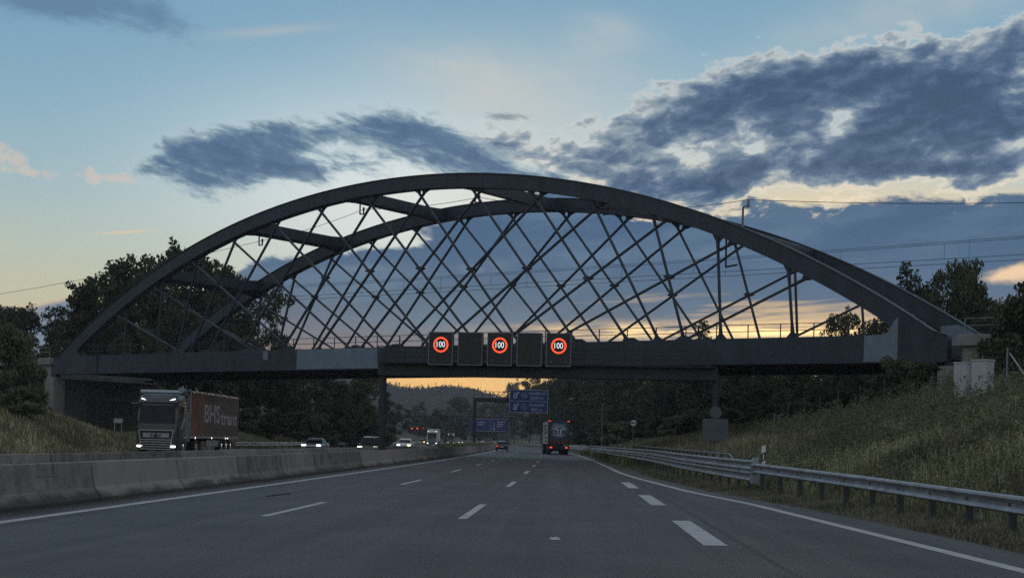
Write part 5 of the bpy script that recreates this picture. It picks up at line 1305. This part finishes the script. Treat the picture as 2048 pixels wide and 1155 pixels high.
weeds('slope_weeds', scatter(900, 40, 86, lambda Y: rail_o(Y) + 6, lambda Y: rail_o(Y) + 24, 6, 1.0, 1.0), .8, 1.5, M['leaf_c'], 6, 60, .05)
ground_cover('bank_grass', [
    (scatter(26000, 45, 108, lambda Y: -40.0, lambda Y: -27.1, 7, 1.1), rg_.uniform(.2, .6, 26000), M['grass_dry'], .9, .022, 7),
    (scatter(14000, 45, 112, lambda Y: -42.0, lambda Y: -27.4, 8, 1.1, .6), rg_.uniform(.2, .5, 14000), M['grass'], .9, .022, 8),
    (scatter(5000, 108, 158, lambda Y: -38.0, lambda Y: -27.1, 17), rg_.uniform(.1, .3, 5000), M['grass'], .9, .025, 17),
    (scatter(16000, 158, 215, lambda Y: -37.0, lambda Y: -27.1, 18), rg_.uniform(.4, 1.1, 16000), M['grass_dry'], .6, .035, 18)])
weeds('median_weeds', scatter(2200, 140, 320, lambda Y: -10.9, lambda Y: -8.3, 9, .9, .8), .4, 1.1, M['weed'], 9, 20, .12)
weeds('median_weeds', scatter(700, 14, 140, lambda Y: -10.9, lambda Y: -8.3, 10, .9, .8), .2, .55, M['weed'], 10, 14, .07)
ground_cover('median_grass', [(scatter(14000, 14, 300, lambda Y: -11.0, lambda Y: -8.2, 11, 1.2), rg_.uniform(.2, .8, 14000), M['grass_dry'], .5, .02, 11),
    (scatter(5000, 13, 140, lambda Y: -7.36, lambda Y: -7.0, 12, 1.2, 1.2), rg_.uniform(.04, .14, 5000), M['grass'], .8, .012, 12)])
# wooded hill
hill = MB(); HX = np.linspace(-1100, 900, 81); HYs = np.linspace(1500, 2600, 24)
SIL = [(-700, 740), (0, 752), (400, 744), (600, 744), (700, 752), (770, 765), (800, 771), (830, 776), (856, 778), (880, 776), (900, 772), (920, 770), (950, 769), (965, 773), (985, 779), (1000, 784), (1030, 795), (1080, 808), (1200, 815), (1500, 810), (2300, 800)]
def hill_z(X, Y):
    px = 1024 + F * X / 1900.0; py = interp(SIL, px); zt = CH + (883 + (px - 1024) * .0244 - py - 9) * 1900 / F
    k = math.sin(math.pi * .5 * min(1, max(0, (Y - 1500) / 400.0))) if Y < 1900 else 1 - .25 * ((Y - 1900) / 700) ** 2
    return zt * k + 4 * math.sin(X * .021 + Y * .013) * k + 3 * math.sin(X * .05) * k - 3
for Y in HYs:
    for X in HX: hill.v.append((X, Y, hill_z(X, Y)))
for i in range(len(HYs) - 1):
    for j in range(80): a = i * 81 + j; hill.f.append((a, a + 1, a + 82, a + 81)); hill.m.append(0)
tag(hill.build('hill', M['forest'], smooth=True), kind='structure')
rng = np.random.default_rng(77); n = 9000
X = rng.uniform(-330, 130, n); Yh = 1500 + 480 * rng.uniform(0, 1, n) ** .8
Zh = np.array([hill_z(a, b) for a, b in zip(X, Yh)]); per = 26; idx = np.repeat(np.arange(n), per)
hh = rng.uniform(4, 9, n) * (1 + .5 * (rng.uniform(0, 1, n) < .1)); con = rng.uniform(0, 1, n) < .35
t = rng.uniform(.05, 1, n * per); wr_ = np.where(con[idx], 1.6 * (1 - t) + .2, 2.8 * np.sqrt(np.clip(1 - (2 * t - .9) ** 2, .05, 1)))
C = np.stack([X[idx], Yh[idx], Zh[idx] + hh[idx] * t], 1); C[:, :2] += rng.normal(size=(n * per, 2)) * (wr_ * .55)[:, None]
U = unit(rng, n * per); W = unit(rng, n * per); V = np.cross(U, W); V /= np.linalg.norm(V, axis=1)[:, None]
s = rng.uniform(.6, 1.25, n * per)[:, None]
o = bpy.data.objects.new('hill_forest', quads_mesh('hill_forest', C, U * s, V * s, M['forest'])); COL.objects.link(o); tag(o, kind='stuff')
#@@P1
hz = MB(); hz.box(-1650, 1650, -120, 2900, -9, 135); hzo = hz.build('haze', bpy.data.materials.new('haze')); hm = hzo.data.materials[0]; hm.use_nodes = True
HT = NT(hm.node_tree); HT.n.remove(HT.n['Principled BSDF']); pv = HT.new('ShaderNodeVolumePrincipled'); pv.inputs['Color'].default_value = (.78, .84, .92, 1); pv.inputs['Density'].default_value = .00022
HT.l.new(pv.outputs[0], HT.n['Material Output'].inputs['Volume']); tag(hzo, kind='stuff')
sc.cycles.use_denoising = False
sc.cycles.max_bounces = 6; sc.cycles.diffuse_bounces = 3; sc.cycles.glossy_bounces = 3; sc.cycles.transparent_max_bounces = 6
sc.cycles.sample_clamp_indirect = 4
